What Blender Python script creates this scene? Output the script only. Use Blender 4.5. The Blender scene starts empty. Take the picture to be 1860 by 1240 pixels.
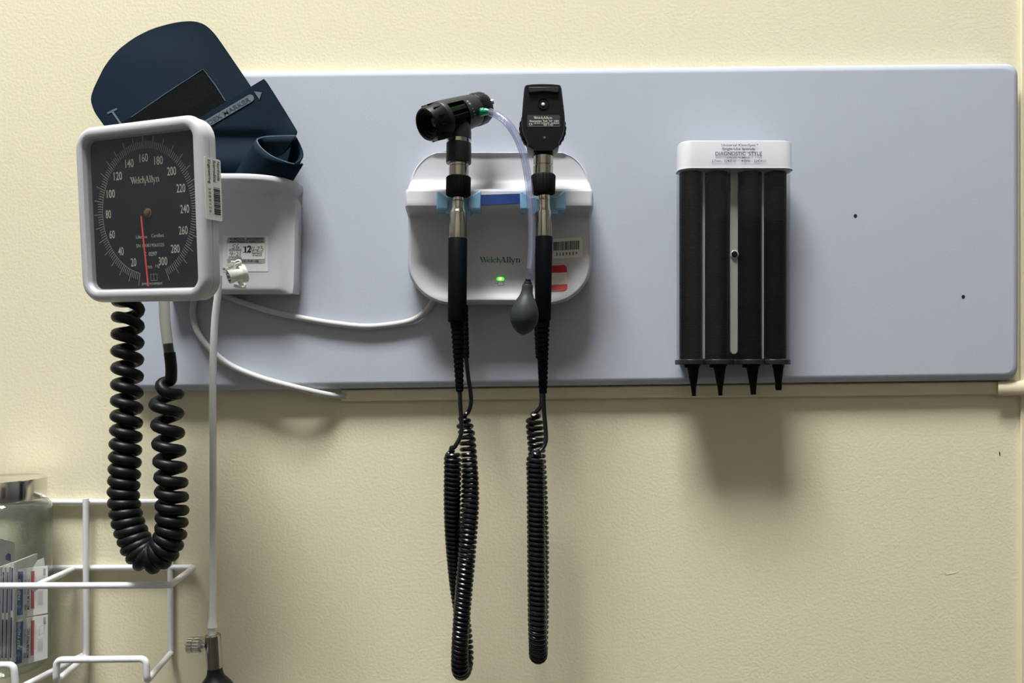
import bpy, bmesh, math, random
from mathutils import Vector, Matrix
random.seed(7)
C = bpy.context.scene.collection
PI = math.pi

# ------------------------------------------------------------------ camera, light, exposure
D = 0.85          # camera to wall, metres
F = 1400.0        # focal length in pixels of the 1860 px frame
X0, Y0 = 930.0, 680.0
CZ = 1.20         # camera height
cam = bpy.data.cameras.new('camera')
cam.sensor_width = 36.0
cam.lens = 36.0 * F / 1860.0
cam.shift_y = (Y0 - 620.0) / 1860.0
cam.clip_start = 0.01
cam_o = bpy.data.objects.new('camera', cam)
cam_o.location = (0, -D, CZ)
cam_o.rotation_euler = (PI / 2, 0, 0)
C.objects.link(cam_o)
sc = bpy.context.scene
sc.camera = cam_o
sc.view_settings.view_transform = 'Standard'
sc.view_settings.look = 'None'
sc.view_settings.gamma = 1.0
sc.view_settings.use_curve_mapping = False
sc.view_settings.exposure = 0.0
world = bpy.data.worlds.new('world')
sc.world = world
world.use_nodes = True
world.node_tree.nodes['Background'].inputs[0].default_value = (0.9, 0.95, 1, 1)
world.node_tree.nodes['Background'].inputs[1].default_value = 0.05
# main ceiling fixture and an added fill panel: centre x, centre y, size x, size y, emission
ROOM = (-2.1, 2.3, -3.2, 4.4)     # x0, x1, y0, ceiling z
LAMPS = [(-0.55, -1.12, 1.30, 0.70, 87.0), (0.5, -2.4, 1.22, 0.60, 1.0)]  # second entry is an unseen fill lamp, added to spread the light


def P(px, py, d):
    """point seen at photograph pixel (px, py), d metres in front of the wall"""
    Z = D - d
    return Vector(((px - X0) / F * Z, -d, CZ - (py - Y0) / F * Z))


def S(d):
    return (D - d) / F


# ------------------------------------------------------------------ materials
def mat(name, col, rough=0.5, metal=0.0, spec=0.5, bump=0.0, bscale=200.0, var=0.0, vscale=30.0, emit=0.0, sheen=0.0, coat=0.0):
    m = bpy.data.materials.new(name)
    m.use_nodes = True
    nt = m.node_tree
    b = nt.nodes['Principled BSDF']
    b.inputs['Base Color'].default_value = (*col, 1)
    b.inputs['Roughness'].default_value = rough
    b.inputs['Metallic'].default_value = metal
    b.inputs['Specular IOR Level'].default_value = spec
    if coat:
        b.inputs['Coat Weight'].default_value = coat
        b.inputs['Coat Roughness'].default_value = 0.15
    if sheen:
        b.inputs['Sheen Weight'].default_value = sheen
        b.inputs['Sheen Roughness'].default_value = 0.4
    if emit:
        b.inputs['Emission Color'].default_value = (*col, 1)
        b.inputs['Emission Strength'].default_value = emit
    tc = nt.nodes.new('ShaderNodeTexCoord')
    if bump:
        n = nt.nodes.new('ShaderNodeTexNoise')
        n.inputs['Scale'].default_value = bscale
        n.inputs['Detail'].default_value = 3
        nt.links.new(tc.outputs['Object'], n.inputs['Vector'])
        bp = nt.nodes.new('ShaderNodeBump')
        bp.inputs['Strength'].default_value = bump
        bp.inputs['Distance'].default_value = 0.002
        nt.links.new(n.outputs['Fac'], bp.inputs['Height'])
        nt.links.new(bp.outputs['Normal'], b.inputs['Normal'])
    v = nt.nodes.new('ShaderNodeTexNoise')
    v.inputs['Scale'].default_value = vscale
    v.inputs['Detail'].default_value = 2
    nt.links.new(tc.outputs['Object'], v.inputs['Vector'])
    mx = nt.nodes.new('ShaderNodeMix')
    mx.data_type = 'RGBA'
    mx.inputs[6].default_value = (*[c * (1 - var) for c in col], 1)
    mx.inputs[7].default_value = (*[min(1, c * (1 + var)) for c in col], 1)
    nt.links.new(v.outputs['Fac'], mx.inputs[0])
    nt.links.new(mx.outputs[2], b.inputs['Base Color'])
    return m


def clear(name, tint=(1, 1, 1), body=0.0, bodycol=(0.8, 0.8, 0.9), edge=0.5, edgecol=(0.6, 0.62, 0.6), rough=0.05):
    """thin clear plastic or glass: see-through, reflective at grazing angles, with a milky share"""
    m = bpy.data.materials.new(name)
    m.use_nodes = True
    nt = m.node_tree
    nt.nodes.remove(nt.nodes['Principled BSDF'])
    out = nt.nodes['Material Output']
    tr = nt.nodes.new('ShaderNodeBsdfTransparent')
    tr.inputs[0].default_value = (*tint, 1)
    df = nt.nodes.new('ShaderNodeBsdfDiffuse')
    df.inputs[0].default_value = (*bodycol, 1)
    gl = nt.nodes.new('ShaderNodeBsdfGlossy')
    gl.inputs['Roughness'].default_value = rough
    lf = nt.nodes.new('ShaderNodeLayerWeight')
    lf.inputs['Blend'].default_value = 0.5
    pw = nt.nodes.new('ShaderNodeMath')
    pw.operation = 'POWER'
    pw.inputs[1].default_value = 5.0
    nt.links.new(lf.outputs['Facing'], pw.inputs[0])
    fr = nt.nodes.new('ShaderNodeMath')
    fr.operation = 'MULTIPLY_ADD'
    fr.inputs[1].default_value = 0.9
    fr.inputs[2].default_value = 0.04
    nt.links.new(pw.outputs[0], fr.inputs[0])
    lw = nt.nodes.new('ShaderNodeLayerWeight')
    lw.inputs['Blend'].default_value = 0.25
    tr2 = nt.nodes.new('ShaderNodeBsdfTransparent')
    tr2.inputs[0].default_value = (*edgecol, 1)
    ml = nt.nodes.new('ShaderNodeMath')
    ml.operation = 'MULTIPLY'
    ml.inputs[1].default_value = edge
    nt.links.new(lw.outputs['Facing'], ml.inputs[0])
    m0 = nt.nodes.new('ShaderNodeMixShader')
    nt.links.new(ml.outputs[0], m0.inputs[0])
    nt.links.new(tr.outputs[0], m0.inputs[1])
    nt.links.new(tr2.outputs[0], m0.inputs[2])
    m1 = nt.nodes.new('ShaderNodeMixShader')
    m1.inputs[0].default_value = body
    nt.links.new(m0.outputs[0], m1.inputs[1])
    nt.links.new(df.outputs[0], m1.inputs[2])
    m2 = nt.nodes.new('ShaderNodeMixShader')
    nt.links.new(fr.outputs[0], m2.inputs[0])
    nt.links.new(m1.outputs[0], m2.inputs[1])
    nt.links.new(gl.outputs[0], m2.inputs[2])
    nt.links.new(m2.outputs[0], out.inputs[0])
    return m


M = {}
M['wall'] = mat('cream_wall_paint', (0.765, 0.720, 0.522), 0.75, spec=0.12, bump=0.22, bscale=300, var=0.02, vscale=4)
M['cream'] = mat('cream_trim_paint', (0.76, 0.69, 0.49), 0.45, bump=0.08, bscale=90, var=0.02)
M['ceil'] = mat('ceiling_white', (0.45, 0.45, 0.45), 0.8, bump=0.2, bscale=80)
M['floor'] = mat('vinyl_floor', (0.055, 0.052, 0.050), 0.5, var=0.15, vscale=12)
M['wallgrey'] = mat('grey_wall_paint', (0.10, 0.105, 0.115), 0.7, bump=0.1, bscale=120)
M['wallfront'] = mat('beige_wall_paint', (0.22, 0.21, 0.185), 0.7, bump=0.1, bscale=120)
M['darkboard'] = mat('dark_reflection_board', (0.07, 0.05, 0.04), 0.45, var=0.3, vscale=18)  # dark tone of the added boards that the chrome reflects
M['panel'] = mat('grey_laminate', (0.455, 0.495, 0.57), 0.6, spec=0.12, bump=0.05, bscale=500, var=0.015)
M['white'] = mat('white_plastic', (0.535, 0.545, 0.585), 0.42, spec=0.3, bump=0.03, bscale=600)
M['offwhite'] = mat('offwhite_plastic', (0.72, 0.73, 0.735), 0.4, bump=0.03, bscale=600)
M['cordwhite'] = mat('white_cable_jacket', (0.52, 0.52, 0.52), 0.5, spec=0.3)
M['tubewhite'] = mat('white_rubber_tube', (0.72, 0.75, 0.72), 0.42)
M['clipwhite'] = mat('ivory_nylon', (0.78, 0.80, 0.72), 0.4)
M['seam'] = mat('dark_seam', (0.05, 0.05, 0.05), 0.7)
M['dial'] = mat('charcoal_dial', (0.020, 0.024, 0.030), 0.5, spec=0.2, bump=0.03, bscale=900)
M['dialink'] = mat('dial_print', (0.72, 0.70, 0.60), 0.6)
M['dialink2'] = mat('dial_line_print', (0.62, 0.61, 0.55), 0.6)
M['needle'] = mat('red_needle', (0.85, 0.10, 0.08), 0.4)
M['brass'] = mat('brass', (0.35, 0.25, 0.17), 0.35, metal=0.8)
M['fabric'] = mat('navy_cuff_fabric', (0.0060, 0.0160, 0.0290), 0.7, spec=0.08, bump=0.12, bscale=900, var=0.12, vscale=20)
M['velcro'] = mat('black_velcro', (0.006, 0.008, 0.009), 0.95, spec=0.1, bump=1.0, bscale=1400, var=0.5, vscale=900)
M['cuffink'] = mat('worn_silver_print', (0.10, 0.14, 0.165), 0.6, var=0.5, vscale=700)
M['cuffdark'] = mat('navy_letter', (0.02, 0.04, 0.065), 0.6)
M['cuffedge'] = mat('cuff_weld_edge', (0.10, 0.16, 0.19), 0.6)
M['hose'] = mat('black_rubber_hose', (0.005, 0.006, 0.006), 0.42, spec=0.22)
M['cord'] = mat('black_glossy_cord', (0.005, 0.006, 0.007), 0.25, spec=0.35)
M['black'] = mat('black_plastic', (0.004, 0.005, 0.006), 0.42, spec=0.18)
M['black2'] = mat('charcoal_plastic', (0.018, 0.021, 0.023), 0.42, spec=0.25, bump=0.03, bscale=900)
M['grip'] = mat('black_rubber_grip', (0.003, 0.0045, 0.006), 0.55, spec=0.05)
M['matte'] = mat('matte_black', (0.003, 0.0038, 0.0045), 0.65, spec=0.12)
M['chrome'] = mat('nickel_chrome', (0.46, 0.43, 0.37), 0.15, metal=1.0)
M['steel'] = mat('bright_steel', (0.75, 0.73, 0.70), 0.14, metal=1.0)
M['blue'] = mat('light_blue_plastic', (0.25, 0.50, 0.76), 0.25, coat=0.2)
M['labelblue'] = mat('royal_blue_label', (0.006, 0.045, 0.22), 0.45)
M['logogreen'] = mat('logo_green', (0.008, 0.15, 0.06), 0.5)
M['logonavy'] = mat('logo_navy', (0.012, 0.015, 0.13), 0.5)
M['ink'] = mat('black_ink', (0.015, 0.015, 0.02), 0.6)
M['inkgrey'] = mat('grey_ink', (0.20, 0.20, 0.19), 0.6)
M['inkblue'] = mat('blue_black_ink', (0.05, 0.055, 0.13), 0.6)
M['pen'] = mat('ballpoint_pen_ink', (0.03, 0.03, 0.035), 0.6)
M['sticker'] = mat('white_sticker', (0.80, 0.80, 0.78), 0.45)
M['stickercream'] = mat('cream_sticker', (0.74, 0.71, 0.62), 0.45)
M['stickersilver'] = mat('silver_sticker_band', (0.36, 0.38, 0.39), 0.45)
M['stickerclear'] = mat('clear_overlay_sticker', (0.70, 0.71, 0.715), 0.25)
M['red'] = mat('red_sticker', (0.62, 0.012, 0.02), 0.45)
M['redink'] = mat('dark_red_ink', (0.20, 0.005, 0.01), 0.6)
M['led'] = mat('green_led', (0.06, 0.9, 0.05), 0.3, emit=2.2)
M['ledcore'] = mat('green_led_core', (0.6, 1.0, 0.15), 0.3, emit=3.0)
M['green'] = mat('green_luer', (0.0, 0.30, 0.13), 0.3, coat=0.3)
M['greendark'] = mat('green_scale', (0.01, 0.16, 0.02), 0.4)
M['greybulb'] = mat('slate_rubber_bulb', (0.030, 0.036, 0.040), 0.5, spec=0.22)
M['blackbulb'] = mat('black_rubber_bulb', (0.006, 0.007, 0.008), 0.4, spec=0.3)
M['rack'] = mat('white_coated_wire', (0.74, 0.745, 0.77), 0.32, coat=0.2)
M['rib'] = mat('grey_translucent_rib', (0.40, 0.40, 0.385), 0.4)
M['acrylback'] = mat('smoky_back_plate', (0.16, 0.16, 0.16), 0.4)
M['specula'] = mat('black_specula', (0.004, 0.004, 0.004), 0.42, spec=0.12)
M['specplate'] = mat('slate_black_plate', (0.014, 0.017, 0.019), 0.42, spec=0.3)
M['hole'] = mat('screw_hole_dark', (0.004, 0.004, 0.004), 0.9)
M['lens'] = mat('lens_glass', (0.006, 0.008, 0.008), 0.08, spec=0.5)
M['glint_white'] = mat('white_and_glint', (0.9, 0.92, 0.9), 0.2)  # white of washer and scale marks, also the painted sight-hole glint
M['paper'] = mat('white_foil_packet', (0.74, 0.74, 0.73), 0.4, var=0.04, vscale=60)
M['packblue'] = mat('packet_blue', (0.015, 0.075, 0.26), 0.45)
M['packviolet'] = mat('packet_violet', (0.05, 0.03, 0.20), 0.45)
M['packred'] = mat('packet_red', (0.42, 0.08, 0.11), 0.45)
M['packgrey'] = mat('packet_grey', (0.35, 0.36, 0.36), 0.5)
M['packteal'] = mat('packet_mint', (0.25, 0.5, 0.5), 0.5)
M['glass'] = clear('jar_glass', (0.93, 0.95, 0.94), body=0.03, edge=0.55, edgecol=(0.62, 0.63, 0.55))
M['acryl'] = clear('clear_acrylic', (0.95, 0.95, 0.95), body=0.004, edge=0.4, edgecol=(0.5, 0.5, 0.5))
M['dialglass'] = clear('dial_window', (0.96, 0.96, 0.96), body=0.012, bodycol=(0.55, 0.58, 0.62), edge=0.1, rough=0.12)
M['pvc'] = clear('clear_vinyl_tube', (0.90, 0.91, 0.97), body=0.17, bodycol=(0.46, 0.48, 0.60), edge=0.9, edgecol=(0.42, 0.42, 0.52), rough=0.12)
M['pvcyellow'] = clear('aged_vinyl_tube', (0.92, 0.90, 0.80), body=0.12, bodycol=(0.66, 0.62, 0.46), edge=0.9, edgecol=(0.50, 0.45, 0.28), rough=0.12)
M['lamp'] = mat('lit_diffuser', (1.0, 0.995, 0.98), 0.5, emit=1.0)


# ------------------------------------------------------------------ mesh builder
class MB:
    def __init__(self):
        self.v, self.f, self.m, self.s = [], [], [], []
        self.mats = []

    def mi(self, m):
        m = M[m]
        if m not in self.mats:
            self.mats.append(m)
        return self.mats.index(m)

    def face(self, idx, m, smooth=True):
        self.f.append(tuple(idx))
        self.m.append(m)
        self.s.append(smooth)

    def poly(self, pts, m, smooth=False):
        b = len(self.v)
        self.v += [Vector(p) for p in pts]
        self.face(range(b, b + len(pts)), self.mi(m), smooth)

    def loft(self, loops, m, cap0=True, cap1=True, closed=True, smooth=True):
        mi = self.mi(m)
        n = len(loops[0])
        b = len(self.v)
        for lp in loops:
            self.v += [Vector(p) for p in lp]
        for i in range(len(loops) - 1):
            for j in range(n if closed else n - 1):
                k = (j + 1) % n
                self.face((b + i * n + j, b + i * n + k, b + (i + 1) * n + k, b + (i + 1) * n + j), mi, smooth)
        if cap0:
            self.face(range(b + n - 1, b - 1, -1), mi, False)
        if cap1:
            e = b + (len(loops) - 1) * n
            self.face(range(e, e + n), mi, False)

    def lathe(self, p0, axis, prof, m, segs=40, cap0=True, cap1=True, ref=None, smooth=True, wob=None):
        """prof: list of (distance along axis, radius)"""
        a = Vector(axis).normalized()
        r = Vector(ref) if ref else (Vector((0, 0, 1)) if abs(a.z) < 0.9 else Vector((1, 0, 0)))
        u = (r - a * r.dot(a)).normalized()
        w = a.cross(u)
        loops = []
        for (t, rr) in prof:
            lp = []
            for j in range(segs):
                q = 2 * PI * j / segs
                k = rr * (wob(q) if wob else 1)
                lp.append(Vector(p0) + a * t + u * (k * math.cos(q)) + w * (k * math.sin(q)))
            loops.append(lp)
        self.loft(loops, m, cap0, cap1, smooth=smooth)

    def tube(self, pts, r, m, segs=12, cap=True):
        pts = [Vector(p) for p in pts]
        n = len(pts)
        rs = r if isinstance(r, (list, tuple)) else [r] * n
        T = []
        for i in range(n):
            t = pts[min(i + 1, n - 1)] - pts[max(i - 1, 0)]
            T.append(t.normalized())
        up = Vector((0, 0, 1)) if abs(T[0].z) < 0.8 else Vector((1, 0, 0))
        u = (up - T[0] * up.dot(T[0])).normalized()
        loops = []
        for i in range(n):
            u = (u - T[i] * u.dot(T[i]))
            u = u.normalized() if u.length > 1e-9 else T[i].orthogonal().normalized()
            w = T[i].cross(u)
            loops.append([pts[i] + u * (rs[i] * math.cos(2 * PI * j / segs)) + w * (rs[i] * math.sin(2 * PI * j / segs)) for j in range(segs)])
        self.loft(loops, m, cap, cap)

    def box(self, lo, hi, m):
        x0, y0, z0 = lo
        x1, y1, z1 = hi
        b = len(self.v)
        self.v += [Vector(p) for p in ((x0, y0, z0), (x1, y0, z0), (x1, y1, z0), (x0, y1, z0), (x0, y0, z1), (x1, y0, z1), (x1, y1, z1), (x0, y1, z1))]
        mi = self.mi(m)
        for q in ((3, 2, 1, 0), (4, 5, 6, 7), (0, 1, 5, 4), (1, 2, 6, 5), (2, 3, 7, 6), (3, 0, 4, 7)):
            self.face([b + k for k in q], mi, False)

    def obox(self, c, ux, uy, uz, m):
        """box from centre and three half-edge vectors"""
        c, ux, uy, uz = Vector(c), Vector(ux), Vector(uy), Vector(uz)
        lo = [c - ux - uy - uz, c + ux - uy - uz, c + ux + uy - uz, c - ux + uy - uz]
        self.loft([lo, [p + uz * 2 for p in lo]], m, smooth=False)

    def prism(self, pts, ext, m, smooth=False):
        """outline pts pushed along ext"""
        e = Vector(ext)
        self.loft([[Vector(p) for p in pts], [Vector(p) + e for p in pts]], m, smooth=smooth)

    def field(self, rows, xl, xr, dep, dref, m, nc=40, back=None, shell=False, curve=True):
        """relief: rows are photo heights, xl/xr the edges, dep(u, y) the distance from the wall"""
        mi = self.mi(m)
        b = len(self.v)
        n = nc + 1
        for y in rows:
            for j in range(n):
                u = -1 + 2 * j / nc
                uu = math.sin(u * PI / 2) if curve else u
                x = (xl(y) + xr(y)) / 2 + (xr(y) - xl(y)) / 2 * uu
                q = P(x, y, dref if dref else dep(uu, y))
                q.y = -dep(uu, y)
                self.v.append(q)
        for i in range(len(rows) - 1):
            for j in range(nc):
                self.face((b + i * n + j, b + (i + 1) * n + j, b + (i + 1) * n + j + 1, b + i * n + j + 1), mi)
        if back is not None:
            R = len(rows)
            ring = [b + j for j in range(n)] + [b + i * n + nc for i in range(1, R)] + [b + (R - 1) * n + j for j in range(nc - 1, -1, -1)] + [b + i * n for i in range(R - 2, 0, -1)]
            if shell:
                ring = [b + i * n for i in range(R)] + [b + (R - 1) * n + j for j in range(1, n)] + [b + i * n + nc for i in range(R - 2, -1, -1)]
            c = len(self.v)
            for k in ring:
                q = self.v[k].copy()
                q.y = -back
                self.v.append(q)
            L = len(ring)
            for k in range(L if not shell else L - 1):
                k2 = (k + 1) % L
                self.face((ring[k], ring[k2], c + k2, c + k), mi)
            if not shell:
                self.face(range(c + L - 1, c - 1, -1), mi, False)

    def text(self, s, c, ux, uy, w, h, m, bold=0.0, shear=0.0):
        """s fitted into a w x h box centred at c; ux along the line, uy up"""
        vs, fs = glyphs(s, bold, shear)
        xs = [p[0] for p in vs]
        ys = [p[1] for p in vs]
        x0, x1, y0, y1 = min(xs), max(xs), min(ys), max(ys)
        c, ux, uy = Vector(c), Vector(ux).normalized(), Vector(uy).normalized()
        b = len(self.v)
        for p in vs:
            self.v.append(c + ux * (((p[0] - x0) / (x1 - x0) - 0.5) * w) + uy * (((p[1] - y0) / (y1 - y0) - 0.5) * h))
        mi = self.mi(m)
        for f in fs:
            self.face([b + k for k in f], mi, False)

    def strip(self, pts, w, m, n=(0, -1, 0)):
        """flat printed line along pts, w wide, facing n"""
        pts = [Vector(p) for p in pts]
        n = Vector(n)
        ws = w if isinstance(w, (list, tuple)) else [w] * len(pts)
        L, R = [], []
        for i, p in enumerate(pts):
            t = (pts[min(i + 1, len(pts) - 1)] - pts[max(i - 1, 0)]).normalized()
            o = t.cross(n).normalized() * ws[i] / 2
            L.append(p + o)
            R.append(p - o)
        for i in range(len(pts) - 1):
            self.poly([L[i], L[i + 1], R[i + 1], R[i]], m)

    def logo(self, c, ux, uy, w, h, m1, m2):
        c, ux, uy = Vector(c), Vector(ux).normalized(), Vector(uy).normalized()
        sx, sy = w / 6.55, h / 1.0
        for i, g in enumerate(LOGO):
            for pl in g:
                self.poly([c + ux * ((p[0] - 3.275) * sx) + uy * ((p[1] - 0.5) * sy) for p in pl], m1 if i < 5 else m2)

    def build(self, name, parent=None, bevel=0.0, solid=0.0, segs=2, auto=None):
        root = parent
        org = Vector((0, 0, 0))
        while root is not None:
            org = org + root.location
            root = root.parent
        loc = Vector((0, 0, 0))
        if parent is None and self.v:
            n = len(self.v)
            loc = Vector((sum(p.x for p in self.v) / n, max(p.y for p in self.v), min(p.z for p in self.v)))
            org = loc
        me = bpy.data.meshes.new(name)
        me.from_pydata([tuple(p - org) for p in self.v], [], self.f)
        for k in self.mats:
            me.materials.append(k)
        me.polygons.foreach_set('material_index', self.m)
        me.polygons.foreach_set('use_smooth', self.s)
        me.update()
        bm = bmesh.new()
        bm.from_mesh(me)
        bmesh.ops.recalc_face_normals(bm, faces=bm.faces)
        bm.to_mesh(me)
        bm.free()
        me.set_sharp_from_angle(angle=math.radians(38))
        o = bpy.data.objects.new(name, me)
        C.objects.link(o)
        o.location = loc
        if parent:
            o.parent = parent
        if solid:
            md = o.modifiers.new('thickness', 'SOLIDIFY')
            md.thickness = solid
            md.offset = 0
        if bevel:
            md = o.modifiers.new('rounding', 'BEVEL')
            md.width = bevel
            md.segments = segs
            md.limit_method = 'ANGLE'
            md.angle_limit = math.radians(35)
            md.harden_normals = False
        return o


_gl = {}


def glyphs(s, bold, shear):
    k = (s, bold, shear)
    if k in _gl:
        return _gl[k]
    cu = bpy.data.curves.new('t', 'FONT')
    cu.body = s
    cu.size = 1
    cu.offset = bold
    cu.shear = shear
    cu.resolution_u = 3
    ob = bpy.data.objects.new('t', cu)
    C.objects.link(ob)
    dg = bpy.context.evaluated_depsgraph_get()
    me = bpy.data.meshes.new_from_object(ob.evaluated_get(dg))
    r = ([tuple(v.co) for v in me.vertices], [tuple(p.vertices) for p in me.polygons])
    bpy.data.objects.remove(ob)
    bpy.data.curves.remove(cu)
    bpy.data.meshes.remove(me)
    _gl[k] = r
    return r


def arc(cx, cy, rx, ry, a0, a1, w0, w1, n=14):
    """list of quads of a curved stroke with thick sides"""
    out = []
    for i in range(n):
        q = []
        for t, s in ((i, 1), (i + 1, 1), (i + 1, -1), (i, -1)):
            a = math.radians(a0 + (a1 - a0) * t / n)
            w = w0 + (w1 - w0) * abs(math.sin(a))
            q.append((cx + (rx + s * w / 2) * math.cos(a), cy + (ry + s * w / 2) * math.sin(a)))
        out.append(q)
    return out


def rc(x0, y0, x1, y1):
    return [(x0, y0), (x1, y0), (x1, y1), (x0, y1)]


LOGO = [
    # W
    [[(0.04, 1), (0.30, 1), (0.58, 0), (0.44, 0)], [(0.46, 0), (0.54, 0), (0.80, 1), (0.73, 1)], [(0.55, 1), (0.80, 1), (1.06, 0), (0.93, 0)],
     [(0.96, 0), (1.03, 0), (1.27, 1), (1.20, 1)], rc(-0.02, 0.94, 0.38, 1), rc(0.5, 0.94, 0.88, 1), rc(1.08, 0.94, 1.36, 1)],
    # e
    arc(1.50, 0.35, 0.20, 0.32, 20, 325, 0.17, 0.06) + [rc(1.36, 0.36, 1.72, 0.42)],
    # l
    [rc(1.88, 0, 2.04, 1), rc(1.80, 0, 2.12, 0.05), rc(1.80, 0.95, 2.04, 1)],
    # c
    arc(2.42, 0.35, 0.20, 0.32, 40, 320, 0.17, 0.06) + arc(2.55, 0.53, 0.045, 0.045, 0, 360, 0.08, 0.08, 8),
    # h with its long slanting leg
    [rc(2.78, 0, 2.94, 1), rc(2.70, 0.95, 2.94, 1), rc(2.70, 0, 3.0, 0.05), [(2.94, 0.5), (2.94, 0.6), (3.12, 0.70), (3.16, 0.62)],
     [(3.05, 0.68), (3.18, 0.68), (3.44, -0.42), (3.36, -0.42)]],
    # A
    [[(3.42, 0), (3.50, 0), (3.86, 1.04), (3.78, 1.04)], [(3.74, 1.04), (3.90, 1.04), (4.22, 0), (4.02, 0)], rc(3.58, 0.32, 4.05, 0.39), rc(3.36, 0, 3.62, 0.05), rc(3.94, 0, 4.30, 0.05)],
    [rc(4.44, 0, 4.60, 1), rc(4.36, 0, 4.68, 0.05), rc(4.36, 0.95, 4.60, 1)],
    [rc(4.84, 0, 5.00, 1), rc(4.76, 0, 5.08, 0.05), rc(4.76, 0.95, 5.00, 1)],
    # y
    [[(5.08, 0.68), (5.24, 0.68), (5.50, 0.0), (5.36, 0.0)], [(5.66, 0.68), (5.73, 0.68), (5.34, -0.40), (5.22, -0.40)], rc(5.02, 0.64, 5.30, 0.69), rc(5.54, 0.64, 5.80, 0.69)],
    # n
    [rc(5.92, 0, 6.07, 0.68), rc(5.86, 0.64, 6.0, 0.69), rc(5.84, 0, 6.14, 0.05), rc(6.36, 0, 6.51, 0.52), rc(6.28, 0, 6.58, 0.05)] + arc(6.255, 0.46, 0.18, 0.20, 0, 150, 0.14, 0.08, 8),
]


def catmull(pts, n=10):
    """smooth curve through tuples of any length"""
    out = []
    N = len(pts)
    for i in range(N - 1):
        p0, p1, p2, p3 = pts[max(i - 1, 0)], pts[i], pts[i + 1], pts[min(i + 2, N - 1)]
        for k in range(n):
            t = k / n
            out.append(tuple(0.5 * (2 * b + (c - a) * t + (2 * a - 5 * b + 4 * c - d) * t * t + (3 * b - a - 3 * c + d) * t ** 3)
                             for a, b, c, d in zip(p0, p1, p2, p3)))
    out.append(tuple(pts[-1]))
    return out


def pix(pts, n=10):
    return [P(*q[:3]) for q in catmull(pts, n)]


def interp(tab, x):
    if x <= tab[0][0]:
        return tab[0][1]
    for (a, b), (c, d) in zip(tab, tab[1:]):
        if x <= c:
            return b + (d - b) * (x - a) / (c - a) if c > a else d
    return tab[-1][1]


def smooth(a, b, x):
    t = max(0, min(1, (x - a) / (b - a)))
    return t * t * (3 - 2 * t)


def coil_points(path, ref, sign=-1, step=14, phase=0.0):
    """path of (px, py, d, coil radius px, pitch px): helix around it"""
    dense = catmull(path, 40)
    pos = [P(*q[:3]) for q in dense]
    ref = Vector(ref)
    out = []
    ph = phase
    acc = 0.0
    nxt = 0.0
    for i in range(len(pos) - 1):
        a, b = pos[i], pos[i + 1]
        seg = (b - a).length
        T = (pos[min(i + 2, len(pos) - 1)] - pos[max(i - 1, 0)]).normalized()
        K = 12
        for k in range(K):
            t = k / K
            q = [u + (v - u) * t for u, v in zip(dense[i], dense[i + 1])]
            sc_ = S(q[2])
            ph += (seg / K) / (max(q[4], 1) * sc_) * 2 * PI
            if ph >= nxt:
                nxt = ph + 2 * PI / step
                N = (ref - T * ref.dot(T)).normalized()
                B = T.cross(N)
                r = max(q[3], 0) * sc_
                out.append(a.lerp(b, t) + N * (r * math.cos(sign * ph)) + B * (r * math.sin(sign * ph)))
    out.append(pos[-1])
    return out


def tag(o, label=None, cat=None, group=None, kind=None):
    if label:
        o['label'] = label
    if cat:
        o['category'] = cat
    if group:
        o['group'] = group
    if kind:
        o['kind'] = kind
    return o


def thing(name, loc, label, cat, group=None):
    o = bpy.data.objects.new(name, None)
    o.empty_display_size = 0.02
    C.objects.link(o)
    o.location = loc
    return tag(o, label, cat, group)


UX, UZ = Vector((1, 0, 0)), Vector((0, 0, 1))


def rrect(cx, cy, w, h, r, n=8):
    """2D rounded rectangle"""
    out = []
    for (sx, sy, a0) in ((1, 1, 0), (-1, 1, 90), (-1, -1, 180), (1, -1, 270)):
        for k in range(n + 1):
            a = math.radians(a0 + 90 * k / n)
            out.append((cx + sx * (w / 2 - r) + r * math.cos(a), cy + sy * (h / 2 - r) + r * math.sin(a)))
    return out


# ------------------------------------------------------------------ the room
x0, x1, y0, zc = ROOM
b = MB(); b.box((x0 - 0.1, 0, 0), (x1 + 0.1, 0.1, zc), 'wall'); wall = tag(b.build('wall_back'), 'cream painted wall behind the equipment', kind='structure')
b = MB(); b.tube([P(1815, 820, 0.0003), P(1816, 823.5, 0.0003), P(1815.6, 827, 0.0003)], [0.0003, 0.0007, 0.0003], 'hole', 6); b.build('paint_nick', wall)
b = MB(); b.tube([P(1714, 1037, 0.0001), P(1719, 1043, 0.0001), P(1734, 1040, 0.0001), P(1742, 1036, 0.0001)], 0.00022, 'wall', 6); b.build('paint_crease', wall)
b = MB(); b.box((x0 - 0.1, y0, 0), (x0, 0, zc), 'wallgrey'); tag(b.build('wall_left'), kind='structure')
b = MB(); b.box((x1, y0, 0), (x1 + 0.1, 0, zc), 'wallgrey'); tag(b.build('wall_right'), kind='structure')
b = MB(); b.box((x0 - 0.1, y0 - 0.1, 0), (x1 + 0.1, y0, zc), 'wallfront'); tag(b.build('wall_front'), kind='structure')
b = MB(); b.box((x0 - 0.1, y0 - 0.1, -0.1), (x1 + 0.1, 0.1, 0), 'floor'); tag(b.build('floor'), kind='structure')
b = MB(); b.box((x0 - 0.1, y0 - 0.1, zc), (x1 + 0.1, 0.1, zc + 0.1), 'ceil'); tag(b.build('ceiling'), kind='structure')
b = MB(); b.box((-0.55, y0, 0), (0.40, y0 + 0.03, 2.1), 'darkboard'); tag(b.build('reflection_board_1'), kind='structure')  # unseen dark board added to give the chrome dark reflections
b = MB(); b.box((0.95, y0, 0), (1.75, y0 + 0.05, 2.0), 'darkboard'); tag(b.build('reflection_board_2'), kind='structure')  # second added board, another dark stripe for the chrome
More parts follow.
